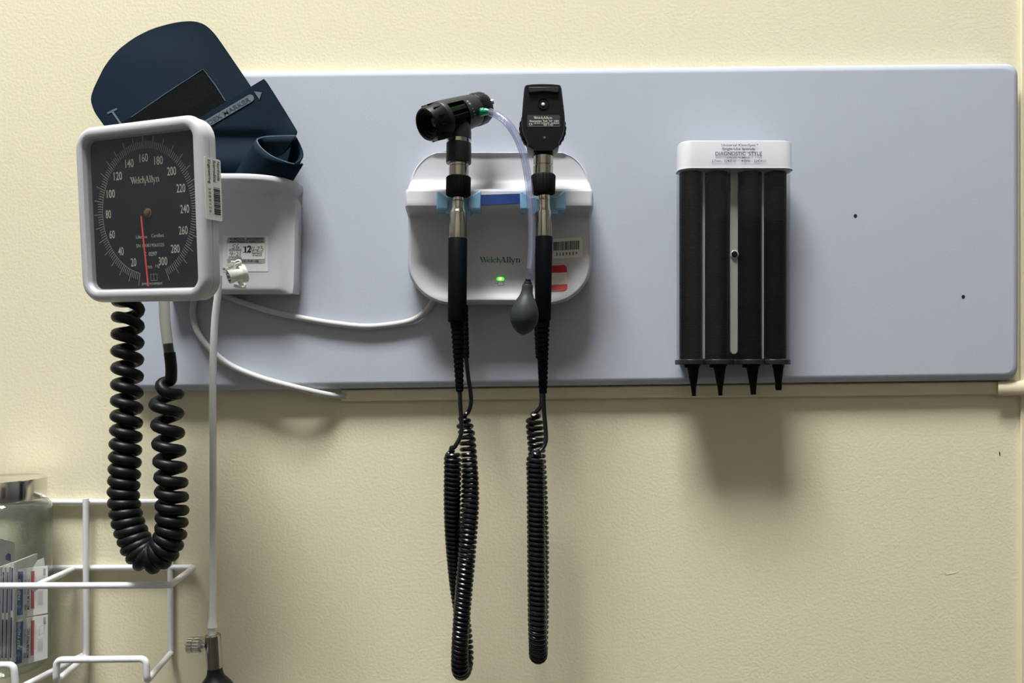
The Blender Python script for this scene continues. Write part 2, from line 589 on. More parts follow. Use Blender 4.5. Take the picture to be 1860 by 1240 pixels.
# doorway casing at the right edge of the picture
b = MB()
p = P(1855, 600, 0.004)
b.box((p.x, -0.004, 0), (p.x + 0.06, 0, 2.3), 'cream'); tag(b.build('trim_1', bevel=0.001), kind='structure')

for i, (lx, ly, sx, sy, e) in enumerate(LAMPS):
    t = thing('ceiling_light', (lx, ly, zc), ['lit ceiling panel light above the grey board', 'unseen fill light panel added further back on the ceiling'][i], 'light', 'ceiling panel lights')
    b = MB()
    fw = 0.03
    for lo, hi in (((lx - sx / 2 - fw, ly - sy / 2 - fw), (lx + sx / 2 + fw, ly - sy / 2)), ((lx - sx / 2 - fw, ly + sy / 2), (lx + sx / 2 + fw, ly + sy / 2 + fw)),
                   ((lx - sx / 2 - fw, ly - sy / 2), (lx - sx / 2, ly + sy / 2)), ((lx + sx / 2, ly - sy / 2), (lx + sx / 2 + fw, ly + sy / 2))):
        b.box((*lo, zc - 0.02), (*hi, zc), 'ceil')
    b.build('frame', t)
    m = M['lamp'].copy()
    m.name = 'lit_diffuser_%d' % i
    m.node_tree.nodes['Principled BSDF'].inputs['Emission Strength'].default_value = e
    M['lamp%d' % i] = m
    b = MB(); b.box((lx - sx / 2, ly - sy / 2, zc - 0.012), (lx + sx / 2, ly + sy / 2, zc - 0.004), 'lamp%d' % i); b.build('diffuser', t)

# ------------------------------------------------------------------ grey mounting board
PF = 0.0165        # board front
BOARD = [(1842, 124), (1841.5, 678), (242, 699.5), (242, 141)]     # front corners: TR, BR, BL, TL


def board_loop(inset_m, d, r_m):
    """rounded quadrilateral of the board outline grown by -inset"""
    q = [P(x, y, PF) for x, y in BOARD]
    c = sum(q, Vector()) / 4
    g = []
    for p in q:
        g.append(Vector((p.x - inset_m * (1 if p.x > c.x else -1), -d, p.z - inset_m * (1 if p.z > c.z else -1))))
    out = []
    n = 8
    for i in range(4):
        p = g[i]
        a = (g[i - 1] - p).normalized()
        e = (g[(i + 1) % 4] - p).normalized()
        for k in range(n + 1):
            t = k / n
            s, w = p + a * r_m, p + e * r_m
            out.append(s * (1 - t) ** 2 + p * 2 * t * (1 - t) + w * t * t)
    return out


b = MB()
b.loft([board_loop(-0.0068, 0.001, 0.015), board_loop(-0.0068, 0.0115, 0.015), board_loop(-0.0062, 0.0130, 0.0145), board_loop(-0.0045, 0.0145, 0.013),
        board_loop(-0.0020, 0.0158, 0.012), board_loop(0.0, PF - 0.0001, 0.011), board_loop(0.0008, PF, 0.0106), board_loop(0.0016, PF, 0.0102)], 'panel')
board = tag(b.build('mounting_board'), 'long pale grey laminate board with rounded corners screwed to the cream wall', 'board')
for x, y in ((1552, 392.5), (1747.5, 539)):
    b = MB()
    b.lathe(P(x, y, PF - 0.002), (0, -1, 0), [(0, 0.0013), (0.0022, 0.0017), (0.0023, 0.0019)], 'hole', 14)
    b.build('screw_hole', board)

# ------------------------------------------------------------------ cable raceway under the board
rw = thing('cable_raceway', P(1220, 722, 0), 'cream painted cable raceway running along the wall under the grey board', 'raceway')


def slopey(x, yl, yr):
    return yl + (yr - yl) * (x - 620) / (1815 - 620)


b = MB()
lp = []
for x in (620, 1822):
    t0, t1 = slopey(x, 707, 692.3), slopey(x, 728.5, 715.5)
    h = 0.0062
    lp.append([P(x, t0, 0.0005), P(x, t0, h - 0.002), P(x, t0 + 2, h), P(x, t1 - 2, h), P(x, t1 + 0.5, h - 0.002), P(x, t1 + 1, 0.0005)])
b.loft(lp, 'cream', smooth=False)
b.build('channel', rw, bevel=0.0006)
b = MB()
prof = [(691.5, 0.0005), (691.5, 0.0070), (694, 0.0110), (701, 0.0130), (710, 0.0130), (716, 0.0115), (718.5, 0.0075), (719, 0.0005)]
lp = []
for x, k in ((1813, 0.93), (1814, 1.0), (1900, 1.0)):
    lp.append([P(x, y - (x - 1813) * 0.011, d * k) for y, d in prof])
b.loft(lp, 'cream')
b.build('coupling', rw)

# ------------------------------------------------------------------ cuff basket under the gauge
bk = thing('cuff_basket', P(430, 522, 0.0165), 'white plastic cuff bin mounted on the board behind the square gauge', 'bin')
BP = [(0, 0.0642), (2, 0.0655), (8, 0.0660), (12, 0.0650), (16, 0.0610), (21, 0.0545), (28, 0.0480), (40, 0.0430), (58, 0.0400), (78, 0.0385), (98, 0.0375), (116, 0.0372), (196, 0.0372), (201, 0.0368), (206, 0.0350)]


def bxr(y):
    return interp([(0, 541.5), (14, 542), (188, 538.5), (206, 536.5)], y)


def bdep(u, y):
    base = interp(BP, y)
    side = smooth(0.66, 0.95, u) * smooth(14, 40, y)
    d = base + (0.0335 - base) * side
    rim = 1 - smooth(14, 44, y)
    d -= rim * 0.0320 * max(0, u) ** 2.4
    d -= (1 - smooth(0.0, 0.02, 1 - u)) * 0.003
    return d


b = MB()
rows = [i * 1.5 for i in range(24)] + [36 + 5 * i for i in range(16)] + [130, 160, 186, 192, 197, 201, 204, 206]
n0_ = 45
mi = b.mi('white')
for y in rows:
    for j in range(n0_):
        u = -1 + 2 * j / (n0_ - 1)
        d_ = bdep(u, y)
        # true level rows: the rim is horizontal, so it appears lower where it lies further back
        x = 300 + (bxr(y) - 300) * (u + 1) / 2
        dz = (680 - 315.5) * (D - 0.0662) - y * (D - 0.05)
        q = P(x, 680, d_)
        q.z = CZ + dz / F
        b.v.append(q)
for i in range(len(rows) - 1):
    for j in range(n0_ - 1):
        b.face((i * n0_ + j, (i + 1) * n0_ + j, (i + 1) * n0_ + j + 1, i * n0_ + j + 1), mi)
R_ = len(rows)
ring = [i * n0_ for i in range(R_)] + [(R_ - 1) * n0_ + j for j in range(1, n0_)] + [i * n0_ + n0_ - 1 for i in range(R_ - 2, -1, -1)]
cc = len(b.v)
for k in ring:
    q = b.v[k].copy()
    q.y = -0.0165
    b.v.append(q)
for k in range(len(ring) - 1):
    b.face((ring[k], ring[k + 1], cc + k + 1, cc + k), mi)
zrim = b.v[0].z
zbin = b.v[(R_ - 1) * n0_].z
xbin0, xbin1 = b.v[0].x, b.v[n0_ - 1].x
b.build('bin_front', bk, solid=0.002)
b = MB()
b.box((xbin0, -0.0195, zbin + 0.001), (xbin1, -0.0165, zrim + 0.001), 'white')
b.build('back_plate', bk, bevel=0.0015)
b = MB()
for (xa, ya, xb, yb, d0, d1, mm) in ((400, 524.5, 432, 531, 0.020, 0.036, 'matte'), (404, 525.5, 421, 528.5, 0.0355, 0.0372, 'white')):
    p, q = P(xa, yb, d1), P(xb, ya, d1)
    b.box((p.x, -d1, p.z), (q.x, -d0, q.z), mm)
b.build('mounting_foot', bk, bevel=0.0006)


def sticker_poly(b, px0, py0, px1, py1, r, d, m, off=0.0004, n=5):
    lo, hi = P(px0, py1, d), P(px1, py0, d)
    b.poly([(x, -d - off, z) for x, z in rrect((lo.x + hi.x) / 2, (lo.z + hi.z) / 2, hi.x - lo.x, hi.z - lo.z, r, n)], m)


def tline(b, s, px0, py0, px1, py1, d, m, bold=0.0, shear=0.0):
    """printed line fitted to a photo box on a plane facing the room"""
    c = P((px0 + px1) / 2, (py0 + py1) / 2, d)
    b.text(s, c, UX, UZ, (px1 - px0) * S(d), (py1 - py0) * S(d), m, bold, shear)


def pstroke(b, pts, d, w, m, n=6):
    b.strip([P(x, y, d) for x, y in catmull(pts, n)], w, m)


d = 0.0385
b = MB()
sticker_poly(b, 405, 428, 487, 493, 0.001, d, 'stickerclear', 0)
sticker_poly(b, 412.5, 430.5, 481.5, 478, 0.0022, d, 'stickersilver', 0.0002)
sticker_poly(b, 412.8, 441.8, 481.2, 470.5, 0.0002, d, 'sticker', 0.0004)
e = d + 0.0006
tline(b, 'BIOMEDICAL  ENGINEERING', 417.5, 431.8, 478.5, 435.6, e, 'ink', 0.03)
tline(b, 'MAINTENANCE INSPECTION', 417.5, 437, 478.5, 440.8, e, 'ink', 0.03)
tline(b, 'APPROVED FOR USE', 421, 471.8, 470, 475.6, e, 'ink', 0.03)
tline(b, 'SERVICE PERSON', 415.5, 453.6, 438.5, 455.8, e, 'ink', 0.03)
tline(b, 'LAST PM PERFORMED', 414, 467, 439, 469.4, e, 'ink', 0.03)
tline(b, 'NEXT PM DUE', 459, 459.2, 476, 461.8, e, 'ink', 0.03)
tline(b, 'BY THIS DATE', 459, 463, 476, 465.4, e, 'ink', 0.03)
# the bold serif 12
b.poly([P(444.2, 448.5, e), P(444.2, 458, e), P(447.2, 458, e), P(447.2, 446.6, e)], 'ink')
b.poly([P(441.5, 457.4, e), P(441.5, 458.6, e), P(450, 458.6, e), P(450, 457.4, e)], 'ink')
b.poly([P(441.5, 449, e), P(441.5, 450, e), P(445, 448.2, e), P(445, 446.6, e)], 'ink')
pstroke(b, [(449.5, 449.5), (451.5, 447.2), (454.8, 448.2), (454, 452), (450, 457.5)], e, [0.0016] * 24 + [0.0012], 'ink')
b.poly([P(449.2, 456.6, e), P(449.2, 458.6, e), P(456, 458.6, e), P(456.6, 455.2, e)], 'ink')
for y, xa, xb in ((452.3, 415.5, 438.5), (465.2, 415, 438), (457.8, 459, 478)):
    b.poly([P(xa, y - 0.3, e), P(xa, y + 0.3, e), P(xb, y + 0.3, e), P(xb, y - 0.3, e)], 'ink')
W = 0.0005
for st in ([(428.5, 444.5), (424, 444.8), (423, 447), (425.8, 448.5), (424.5, 451.2), (421.5, 451)], [(433.5, 443), (430.5, 446), (429.5, 450), (432.5, 451), (434, 448.5), (430.5, 448.6)],
           [(419.5, 457), (417.5, 461), (424, 460.6)], [(422.5, 456.8), (420.5, 464.5)], [(424.5, 461.2), (427.5, 461)], [(429, 458.8), (432, 458), (432, 461), (429, 465), (433, 464.6)], [(437.3, 456.5), (435.6, 464)],
           [(459.5, 448), (456.5, 454.5), (464.5, 453.8)], [(462.2, 447.5), (457.6, 461)], [(464.5, 454), (467.2, 453.8)], [(467, 449.5), (470.5, 448), (470.2, 451), (466.5, 456), (471, 455.2)],
           [(473, 447.5), (476.5, 447.2), (474, 450.5), (477.6, 451.5), (476.5, 455.2), (473, 455.4)]):
    pstroke(b, st, e, W, 'pen')
b.build('inspection_sticker', bk)

# ------------------------------------------------------------------ blood pressure cuff in the basket
cf = thing('blood_pressure_cuff', P(380, 335, 0.045), 'folded navy blood pressure cuff standing in the white bin behind the gauge', 'cuff')


def chain(pts):
    t = sorted((y, x) for x, y in pts)
    return lambda y: interp(t, y)


AL = [(345, 39.5), (326, 41), (307, 45), (288, 50.2), (270, 57), (250, 67), (232, 79), (216, 92), (202, 107), (190, 124), (181, 142), (172.5, 160), (168, 172), (166.5, 180), (167.5, 188), (169.5, 195), (174, 206), (189, 227), (240, 298), (250, 310)]
AR = [(345, 39.5), (356, 40.2), (366, 42.8), (376, 48), (383, 54), (390, 61.5), (398, 72), (420, 104), (456, 157), (490, 207), (480, 310)]


def adep(x, y):
    return 0.026 + 0.007 * smooth(40, 260, y) + 0.004 * math.sin((x - 160) / 70.0) * smooth(40, 120, y)


def sheet(b, ys, L, R, dep, dref, m, nc=26):
    lf, rf = chain(L), chain(R)
    b.field(ys, lf, rf, lambda u, y: dep((lf(y) + rf(y)) / 2 + (rf(y) - lf(y)) / 2 * u, y), dref, m, nc)


def aat(x, y, off=0.0):
    return P(x, y, adep(x, y) + off)


ysA = [39.5, 40, 40.8, 42, 44, 47, 51, 56] + [62 + 7 * i for i in range(34)] + [305]
b = MB()
sheet(b, ysA, AL, AR, adep, None, 'fabric', 30)
flap = b.build('outer_flap', cf, solid=0.003)
b = MB()
b.strip([aat(195, 206, 0.0022), aat(203.5, 201.5, 0.0022), aat(212.5, 197.5, 0.0022)], 0.0022, 'cuffink')
b.strip([aat(203.5, 202, 0.0022), aat(212, 214, 0.0022), aat(224, 232, 0.0022)], 0.0020, 'cuffink')
b.build('index_mark', flap)
b = MB()
vL = [(370, 125), (300, 171), (237, 214), (225, 222), (240, 250)]
vR = [(370, 125), (392, 155), (409, 182), (440, 232), (420, 250)]
mi0 = len(b.v)
sheet(b, [125 + 3 * i for i in range(42)], vL, vR, lambda x, y: adep(x, y) + 0.0032, None, 'velcro', 20)
b.build('hook_patch', flap, solid=0.0022)
b = MB()
edge = [aat(x, y, 0.0046) for x, y in ((238, 213), (300, 170.5), (369, 125.5), (392, 156), (409, 183))]
b.tube(edge, 0.0004, 'cuffedge', 6)
b.build('patch_edge', flap)

BL_ = [(480, 144), (425, 177.5), (370, 211), (300, 255), (300, 336)]
BR_ = [(480, 144), (484, 148), (495, 165), (520, 205), (537, 233), (539.5, 239), (537, 247), (531, 262), (522, 300), (518, 336)]


def bdepth(x, y):
    return 0.042 + 0.003 * smooth(500, 540, x) * smooth(200, 245, y) - 0.003 * math.sin((y - 230) / 14.0) * smooth(228, 250, y) * (1 - smooth(470, 520, x))


b = MB()
sheet(b, [144, 145.5, 147.5, 150] + [154 + 5 * i for i in range(37)], BL_, BR_, bdepth, None, 'fabric', 26)
band = b.build('marker_band', cf, solid=0.003)
e = 0.0442


def bpt(x, y, o=0.0):
    return P(x, y, e + o)


b = MB()
c0, c1 = Vector((454.5, 178.4)), Vector((330, 251.5))
dv = (c1 - c0).normalized()
nv = Vector((-dv.y, dv.x))
hw = 6.8
out = []
for k in range(13):
    a = PI * k / 12
    q = c0 - dv * hw * math.sin(a) + nv * hw * math.cos(a)
    out.append(bpt(q.x, q.y))
for k in range(13):
    a = PI * k / 12
    q = c1 + dv * hw * math.sin(a) - nv * hw * math.cos(a)
    out.append(bpt(q.x, q.y))
b.poly(out, 'cuffink')
b.poly([bpt(461, 165.7), bpt(475.5, 167.5), bpt(471, 181)], 'cuffink')
tx = -dv
txt_c = c0 + dv * 52.5
ux3 = Vector((tx.x, 0, -tx.y))
uy3 = Vector((-ux3.z, 0, ux3.x))
b.text('INDEX MARKER', bpt(txt_c.x, txt_c.y, 0.0003), ux3, uy3, 104 * S(0.055), 8.4 * S(0.055), 'cuffdark', 0.01)
b.build('index_marker_print', band)


TAIL = [(537.5, 247, 0.0475), (510, 247.3, 0.0485), (484, 248.5, 0.0500), (472, 251, 0.0520), (467, 255, 0.0545), (470, 263, 0.0575), (478, 272, 0.0590), (495, 284.5, 0.0595), (520, 294.5, 0.0555), (540, 299, 0.0500), (550, 297.5, 0.0470)]


def ribbon(b, pts, ext, m, n=8, rows=6):
    """curved cloth strip whose upper edge runs through pts, hanging along ext (px, px, d)"""
    cur = catmull(pts, n)
    lp = []
    for i in range(rows + 1):
        t = i / rows
        lp.append([P(x + ext[0] * t * k_, y + ext[1] * t * k_, dd + ext[2] * t) for x, y, dd in cur for k_ in [min(1.0, (331 - y) / ext[1])]])
    b.loft(lp, m, False, False, closed=False)


b = MB()
ribbon(b, TAIL, (-42, 68, -0.009), 'fabric')
roll = b.build('folded_tail', cf, solid=0.0026)
b = MB()
b.tube(pix([(x, y - 0.4, dd_) for x, y, dd_ in TAIL], 8), 0.0006, 'cuffedge', 6)
b.build('welded_edge', roll)
b = MB()
ribbon(b, [(538, 249, 0.0490), (544, 262, 0.0450), (549, 277, 0.0450), (547, 288, 0.049), (538, 296.5, 0.054)], (-18, 34, -0.014), 'fabric')
b.build('inner_fold', cf, solid=0.0026)

# ------------------------------------------------------------------ square aneroid gauge
GC = Vector((-0.3415, -D + 0.7035, CZ + 0.1487))
GU = Vector((0.93467, -0.3549, -0.0211)).normalized()
GN = Vector((-0.35546, -0.9317, -0.0747))
GN = (GN - GU * GN.dot(GU)).normalized()
GV = GN.cross(GU)
GV = GV if GV.z > 0 else -GV
GW, GH, GT = 0.1528, 0.1635, 0.0205


def G(u, v, n):
    return GC + GU * u + GV * v + GN * n


def gloop(inset, n, r=0.021):
    return [G(x, y, n) for x, y in rrect(0, 0, GW - 2 * inset, GH - 2 * inset, max(0.003, r - inset), 8)]


ga = thing('blood_pressure_gauge', GC - GN * GT - GV * (GH / 2), 'square white wall blood pressure gauge with black dial and red needle', 'gauge')
b = MB()
b.loft([gloop(0.004, -GT), gloop(0.0008, -GT + 0.003), gloop(0.0006, -0.0101), gloop(0.0016, -0.0096)], 'white', cap1=True)
b.build('rear_case', ga)
b = MB()
b.loft([gloop(0.0016, -0.0096), gloop(0.0002, -0.0088), gloop(0.0, -0.0060), gloop(0.0008, -0.0035), gloop(0.0026, -0.0010), gloop(0.0050, 0.0), gloop(0.0085, 0.0003), gloop(0.0102, -0.0006), gloop(0.0108, -0.0022), gloop(0.0125, -0.0084)], 'white', cap0=True, cap1=False)
b.build('bezel', ga)
# dial plate with its printing
b = MB()
ND = -0.0080
b.loft([gloop(0.0122, ND - 0.002, 0.020), gloop(0.0122, ND, 0.020)], 'dial')
DC = (0.0017, 0.0008)
HC = (0.0026, -0.0012)


def gd(u, v, o=0.0003):
    return G(DC[0] + u, DC[1] + v * 1.07, ND + o)


R1, R2, R3 = 0.0534, 0.0594, 0.0643
for k in range(10, 301, 2):
    a = math.radians(180 + 360.0 * k / 320.0)      # 0 at the bottom, clockwise
    s, c = math.sin(a), math.cos(a)
    long_ = k % 10 == 0
    ro = R3 if long_ else R2
    w = 0.00045 if long_ else 0.00042
    wv = 0.0004 if not long_ else 0
    b.strip([gd(s * R1, c * R1), gd(s * (R1 + 0.0025) + c * wv, c * (R1 + 0.0025) - s * wv), gd(s * ro, c * ro)], w, 'dialink2', GN)
ringp = [gd(math.sin(math.radians(180 + 360.0 * k / 320)) * R1, math.cos(math.radians(180 + 360.0 * k / 320)) * R1) for k in range(10, 110, 2)]
b.strip(ringp, 0.0003, 'dialink2', GN)
for k in range(20, 301, 20):
    a = math.radians(180 + 360.0 * k / 320.0)
    rr = 0.0463
    st = str(k)
    w = 0.0102 if k >= 100 else 0.0068
    ka = rr - (0.0008 if k >= 100 and 60 < k < 260 else 0)
    b.text(st, gd(math.sin(a) * ka, math.cos(a) * ka), GU, GV, w, 0.0077, 'dialink', 0.012)
b.logo(gd(0.0000, 0.0272), GU, GV, 0.0345, 0.0060, 'dialink', 'dialink')
b.text('Lifetime', gd(-0.0065, -0.0212), GU, GV, 0.0135, 0.0030, 'dialink', 0.0)
b.text('Certified', gd(0.0125, -0.0208), GU, GV, 0.0145, 0.0031, 'dialink', 0.0)
b.text('SN 140819063325', gd(0.0033, -0.0288), GU, GV, 0.0335, 0.0030, 'dialink', 0.0)
b.text('C', gd(-0.0028, -0.0362), GU, GV, 0.0026, 0.0036, 'dialink', 0.0)
b.text('0297', gd(0.0060, -0.0362), GU, GV, 0.0100, 0.0036, 'dialink', 0.01)
b.text('mm', gd(0.0015, -0.0475), GU, GV, 0.0062, 0.0026, 'dialink2', 0.0)
b.text('Hg', gd(0.0110, -0.0470), GU, GV, 0.0046, 0.0036, 'dialink2', 0.0)
q = [(0.0025, -0.0535), (0.0100, -0.0535), (0.0100, -0.0590), (0.0025, -0.0590), (0.0025, -0.0535)]
for (a, c) in list(zip(q, q[1:])) + [((0.0062, -0.0535), (0.0062, -0.0590))]:
    b.strip([gd(*a), gd(*c)], 0.0003, 'dialink2', GN)
b.text('JEWEL MOVEMENT', gd(0.0035, -0.0620), GU, GV, 0.0250, 0.0026, 'dialink', 0.0)
b.text('LASER ENGRAVED', gd(0.0025, -0.0672), GU, GV, 0.0240, 0.0026, 'dialink', 0.0)
b.build('dial', ga)
b = MB()
b.lathe(gd(HC[0], HC[1], 0.0), GN, [(0, 0.0042), (0.0008, 0.0042), (0.0012, 0.0034), (0.0028, 0.0030), (0.0032, 0.0020)], 'brass', 24)
b.build('hub', ga)
b = MB()
na = gd(-0.0028, -0.004, 0.0035)
b.obox((na + gd(0.0022, -0.064, 0.0035)) / 2, (gd(0.0022, -0.064, 0.0035) - na) / 2, GU * 0.0008, GN * 0.0002, 'needle')
b.build('needle', ga)
b = MB()
b.loft([gloop(0.0112, -0.0048, 0.020), gloop(0.0112, -0.0040, 0.020)], 'dialglass')
b.build('window', ga)
# asset sticker wrapped on the right side of the case
b = MB()
su = GW / 2 + 0.0006


def gs(n, v, o=0.0):
    return G(su + o, v, n)


sn0, sn1, sv0, sv1 = -0.0212, -0.0010, -0.0105, 0.0440
b.prism([gs(-0.0111 + x, 0.01675 + y) for x, y in rrect(0, 0, sn1 - sn0, sv1 - sv0, 0.002, 5)], GU * 0.0004, 'sticker')
o = 0.0006
TD, TU = -GV, -GN
for s, n, v, ln in (('Northside', -0.0180, 0.0335, 0.017), ('Biomedical', -0.0130, 0.0325, 0.0190), ('Engineering', -0.0062, 0.0315, 0.0205)):
    b.text(s, gs(n, v, o), TD, TU, ln, 0.0042 if 'g' in s else 0.0036, 'ink', 0.015)
b.text('3 0 8 9 1 2 0', gs(-0.0062, 0.0065, o), TD, TU, 0.0210, 0.0028, 'ink', 0.015)
v = 0.0185
random.seed(3)
while v > -0.0055:
    w = random.choice((0.0006, 0.0009, 0.0014))
    b.poly([gs(-0.0190, v, o), gs(-0.0110, v, o), gs(-0.0110, v - w, o), gs(-0.0190, v - w, o)], 'ink')
    v -= w + random.choice((0.0003, 0.0003, 0.0006))
b.build('asset_sticker', ga)
b = MB()
pa = G(-0.005, -0.03, -GT)
b.lathe(pa, (0.1, 1, 0), [(0, 0.016), (0.006, 0.012), (-pa.y - 0.0395, 0.012)], 'white', 28)
b.build('swivel_arm', ga)

# ------------------------------------------------------------------ connector clip beside the gauge
cl = thing('tube_connector_clip', P(425, 520, 0.09), 'small ivory plastic tube connector clipped beside the lower right corner of the gauge', 'clip')
k = 1 / 9.54


def cp(zx, zy, d):
    return P(395 + zx * k, 420 + zy * k, d)


dd = 0.118
b = MB()
ax = (cp(400, 740, dd) - cp(190, 790, dd + 0.006))
pc = cp(190, 790, dd + 0.006)
b.lathe(pc, ax, [(0.0135, 0.0045), (0.0, 0.0068), (0.0, 0.0054), (0.010, 0.0052)], 'clipwhite', 32, cap0=False, cap1=True)
for off in (-0.0022, 0.0022):
    q = pc + Vector((0, 0, off))
    hw = 0.0050
    a2 = ax.normalized()
    side = a2.cross(Vector((0, 0, 1))).normalized()
    b.obox(q + a2 * 0.004, side * hw, a2 * 0.004, Vector((0, 0, 0.0005)), 'clipwhite')
b.build('socket', cl)
b = MB()
b.lathe(cp(385, 745, dd - 0.004), ax, [(0, 0.0052), (0.0, 0.0082), (0.0012, 0.0088), (0.0050, 0.0088), (0.0060, 0.0080)], 'clipwhite', 32)
b.build('collar', cl)
b = MB()
b.tube([cp(x, y, dd) for x, y in catmull([(300, 640), (300, 600), (340, 565), (395, 550), (385, 515), (340, 515), (290, 560), (250, 600), (170, 620)], 6)], 0.0014, 'clipwhite', 8)
b.obox(cp(225, 595, dd + 0.001), (cp(290, 570, dd) - cp(170, 625, dd)) / 2, Vector((0, 0.004, 0)), Vector((0, 0, 0.0016)), 'clipwhite')
b.tube([cp(240, 525, dd), cp(300, 530, dd), cp(350, 510, dd)], 0.0011, 'clipwhite', 8)
b.build('upper_latch', cl)
b = MB()
b.tube([cp(x, y, dd) for x, y in catmull([(360, 890), (385, 880), (400, 915), (460, 910), (475, 935), (460, 970), (390, 965), (290, 940)], 6)], 0.0013, 'clipwhite', 8)
b.build('lower_latch', cl)
b = MB()
b.tube([cp(195, 640, dd), cp(150, 650, 0.126), cp(110, 655, 0.132)], 0.0014, 'clipwhite', 10)
b.build('mounting_stem', cl)

# ------------------------------------------------------------------ inflation tube with valve and bulb
inf = thing('inflation_bulb', P(390, 1240, 0.06), 'black squeeze bulb with chrome valve hanging from a long white tube at the bottom left', 'bulb')
b = MB()
tp = [(397, 500, 0.070), (395.5, 535, 0.068), (390.5, 580, 0.066), (387.5, 640, 0.065), (386.5, 720, 0.064), (387, 850, 0.063), (387.5, 1000, 0.062), (387, 1080, 0.062), (386, 1118, 0.062)]
b.tube(pix(tp, 8), 6.3 * S(0.064), 'tubewhite', 16)
b.lathe(P(386, 1118, 0.062), P(385.5, 1156, 0.062) - P(386, 1118, 0.062), [(0, 6.2 * S(.062)), (0.004, 6.6 * S(.062)), (0.0085, 8.0 * S(.062)), (0.0105, 8.2 * S(.062)), (0.0115, 8.6 * S(.062)), (0.0125, 7.6 * S(.062)), (0.022, 7.4 * S(.062))], 'tubewhite', 24)
b.build('tube', inf)
s6 = S(0.062)
b = MB()
axv = P(390, 1212, 0.062) - P(386.5, 1152, 0.062)
L = axv.length
b.lathe(P(386.5, 1152, 0.062), axv, [(0, 0.0055), (0.0, 12.5 * s6), (0.0006, 13.8 * s6), (L, 14.0 * s6)], 'chrome', 36)
valve = b.build('valve', inf)
b = MB()
b.lathe(P(374, 1171, 0.062), (-1, 0, 0), [(0, 6 * s6), (5 * s6, 6 * s6), (5 * s6, 12 * s6), (7 * s6, 14 * s6), (8 * s6, 14 * s6)], 'steel', 28)
b.lathe(P(366, 1171, 0.062), (-1, 0, 0), [(0, 13.5 * s6), (0.5 * s6, 14.5 * s6), (11 * s6, 14.5 * s6), (11.5 * s6, 12.5 * s6), (13.5 * s6, 12.5 * s6), (14 * s6, 14.5 * s6), (23 * s6, 14.2 * s6), (26 * s6, 11.5 * s6)], 'steel', 48, smooth=False,
        wob=lambda q: 1 + 0.025 * math.cos(q * 24))
b.build('release_knob', valve)
b = MB()
b.lathe(P(390, 1211, 0.062), P(396, 1330, 0.062) - P(390, 1211, 0.062), [(0, 13.2 * s6), (10 * s6, 13.8 * s6), (16 * s6, 16 * s6), (22 * s6, 20.5 * s6), (30 * s6, 27 * s6), (44 * s6, 36 * s6), (65 * s6, 43 * s6), (95 * s6, 44 * s6), (125 * s6, 37 * s6), (145 * s6, 24 * s6), (154 * s6, 9 * s6)], 'blackbulb', 40)
b.build('squeeze_bulb', inf)

# ------------------------------------------------------------------ coiled rubber hose of the gauge
hs = thing('coiled_hose', P(270, 1045, 0.09), 'thick black coiled rubber hose looping down below the square gauge', 'hose')
b = MB()
HP = [(262, 505, 0.070, 0, 40), (240, 522, 0.078, 4, 34), (233.5, 540, 0.084, 17.8, 31), (233, 565, 0.088, 18.2, 31), (232, 600, 0.092, 18.6, 31), (231, 690, 0.094, 18.2, 30), (229.5, 770, 0.096, 18.2, 26), (227, 840, 0.098, 18.3, 22), (224.5, 900, 0.100, 17.8, 18.5),
      (229, 935, 0.101, 18.2, 17.5), (239, 968, 0.102, 18.6, 16), (254, 998, 0.103, 20, 13.5), (274, 1012, 0.104, 21, 13), (296, 1000, 0.105, 20, 14), (309, 972, 0.105, 18.8, 18), (312.5, 935, 0.105, 19.4, 22), (311, 880, 0.106, 19.6, 27), (306, 800, 0.108, 19.2, 33),
      (303, 742, 0.109, 19.5, 38), (301.5, 716, 0.110, 21, 34), (304, 703, 0.111, 14, 34), (309.5, 692, 0.112, 2, 40), (311, 680, 0.113, 0, 44), (311, 665, 0.114, 0, 44), (308, 640, 0.115, 0, 44)]
hp = coil_points(HP, (0, -1, 0), -1, 16, 0.6)
b.tube(hp, 10.0 * S(0.10), 'hose', 14)
b.build('coil', hs)
b = MB()
tpts = pix([(309.5, 654, 0.1145), (307, 640, 0.115), (303.5, 615, 0.117), (300, 585, 0.119), (298.6, 560, 0.1205), (298.3, 552, 0.121), (298.1, 546, 0.1215)], 6)
b.tube(tpts, 9.2 * S(0.118), 'pvcyellow', 22, cap=False)
b.build('clear_sleeve', hs)
b = MB()
b.tube(pix([(309, 652, 0.1145), (307.5, 640, 0.115), (305, 624, 0.1165)], 4), [8.2 * S(0.115)] * 9, 'cuffdark', 18)
b.build('hose_barb', hs)

# ------------------------------------------------------------------ white supply cable
b = MB()
cb = [(792, 538, 0.0235), (780, 557, 0.0225), (764, 573, 0.0215), (742, 584, 0.0208), (700, 591, 0.0206), (660, 593, 0.0206), (610, 588, 0.0206), (560, 580, 0.0206), (500, 567, 0.0208), (450, 552, 0.0212), (412, 538, 0.0215), (385, 524, 0.0212), (368, 523, 0.021),
      (355, 540, 0.0208), (350.5, 562, 0.0206), (353, 585, 0.0206), (362, 608, 0.0206), (385, 637, 0.0206), (420, 664, 0.0206), (470, 685, 0.0210), (520, 699, 0.0222), (560, 709, 0.0190), (598, 717, 0.0120), (628, 719, 0.0045)]
b.tube(pix(cb, 8), 5.6 * S(0.027), 'cordwhite', 14)
tag(b.build('supply_cable'), 'white cable sagging from the charging station behind the gauge and down into the cream raceway', 'cable')

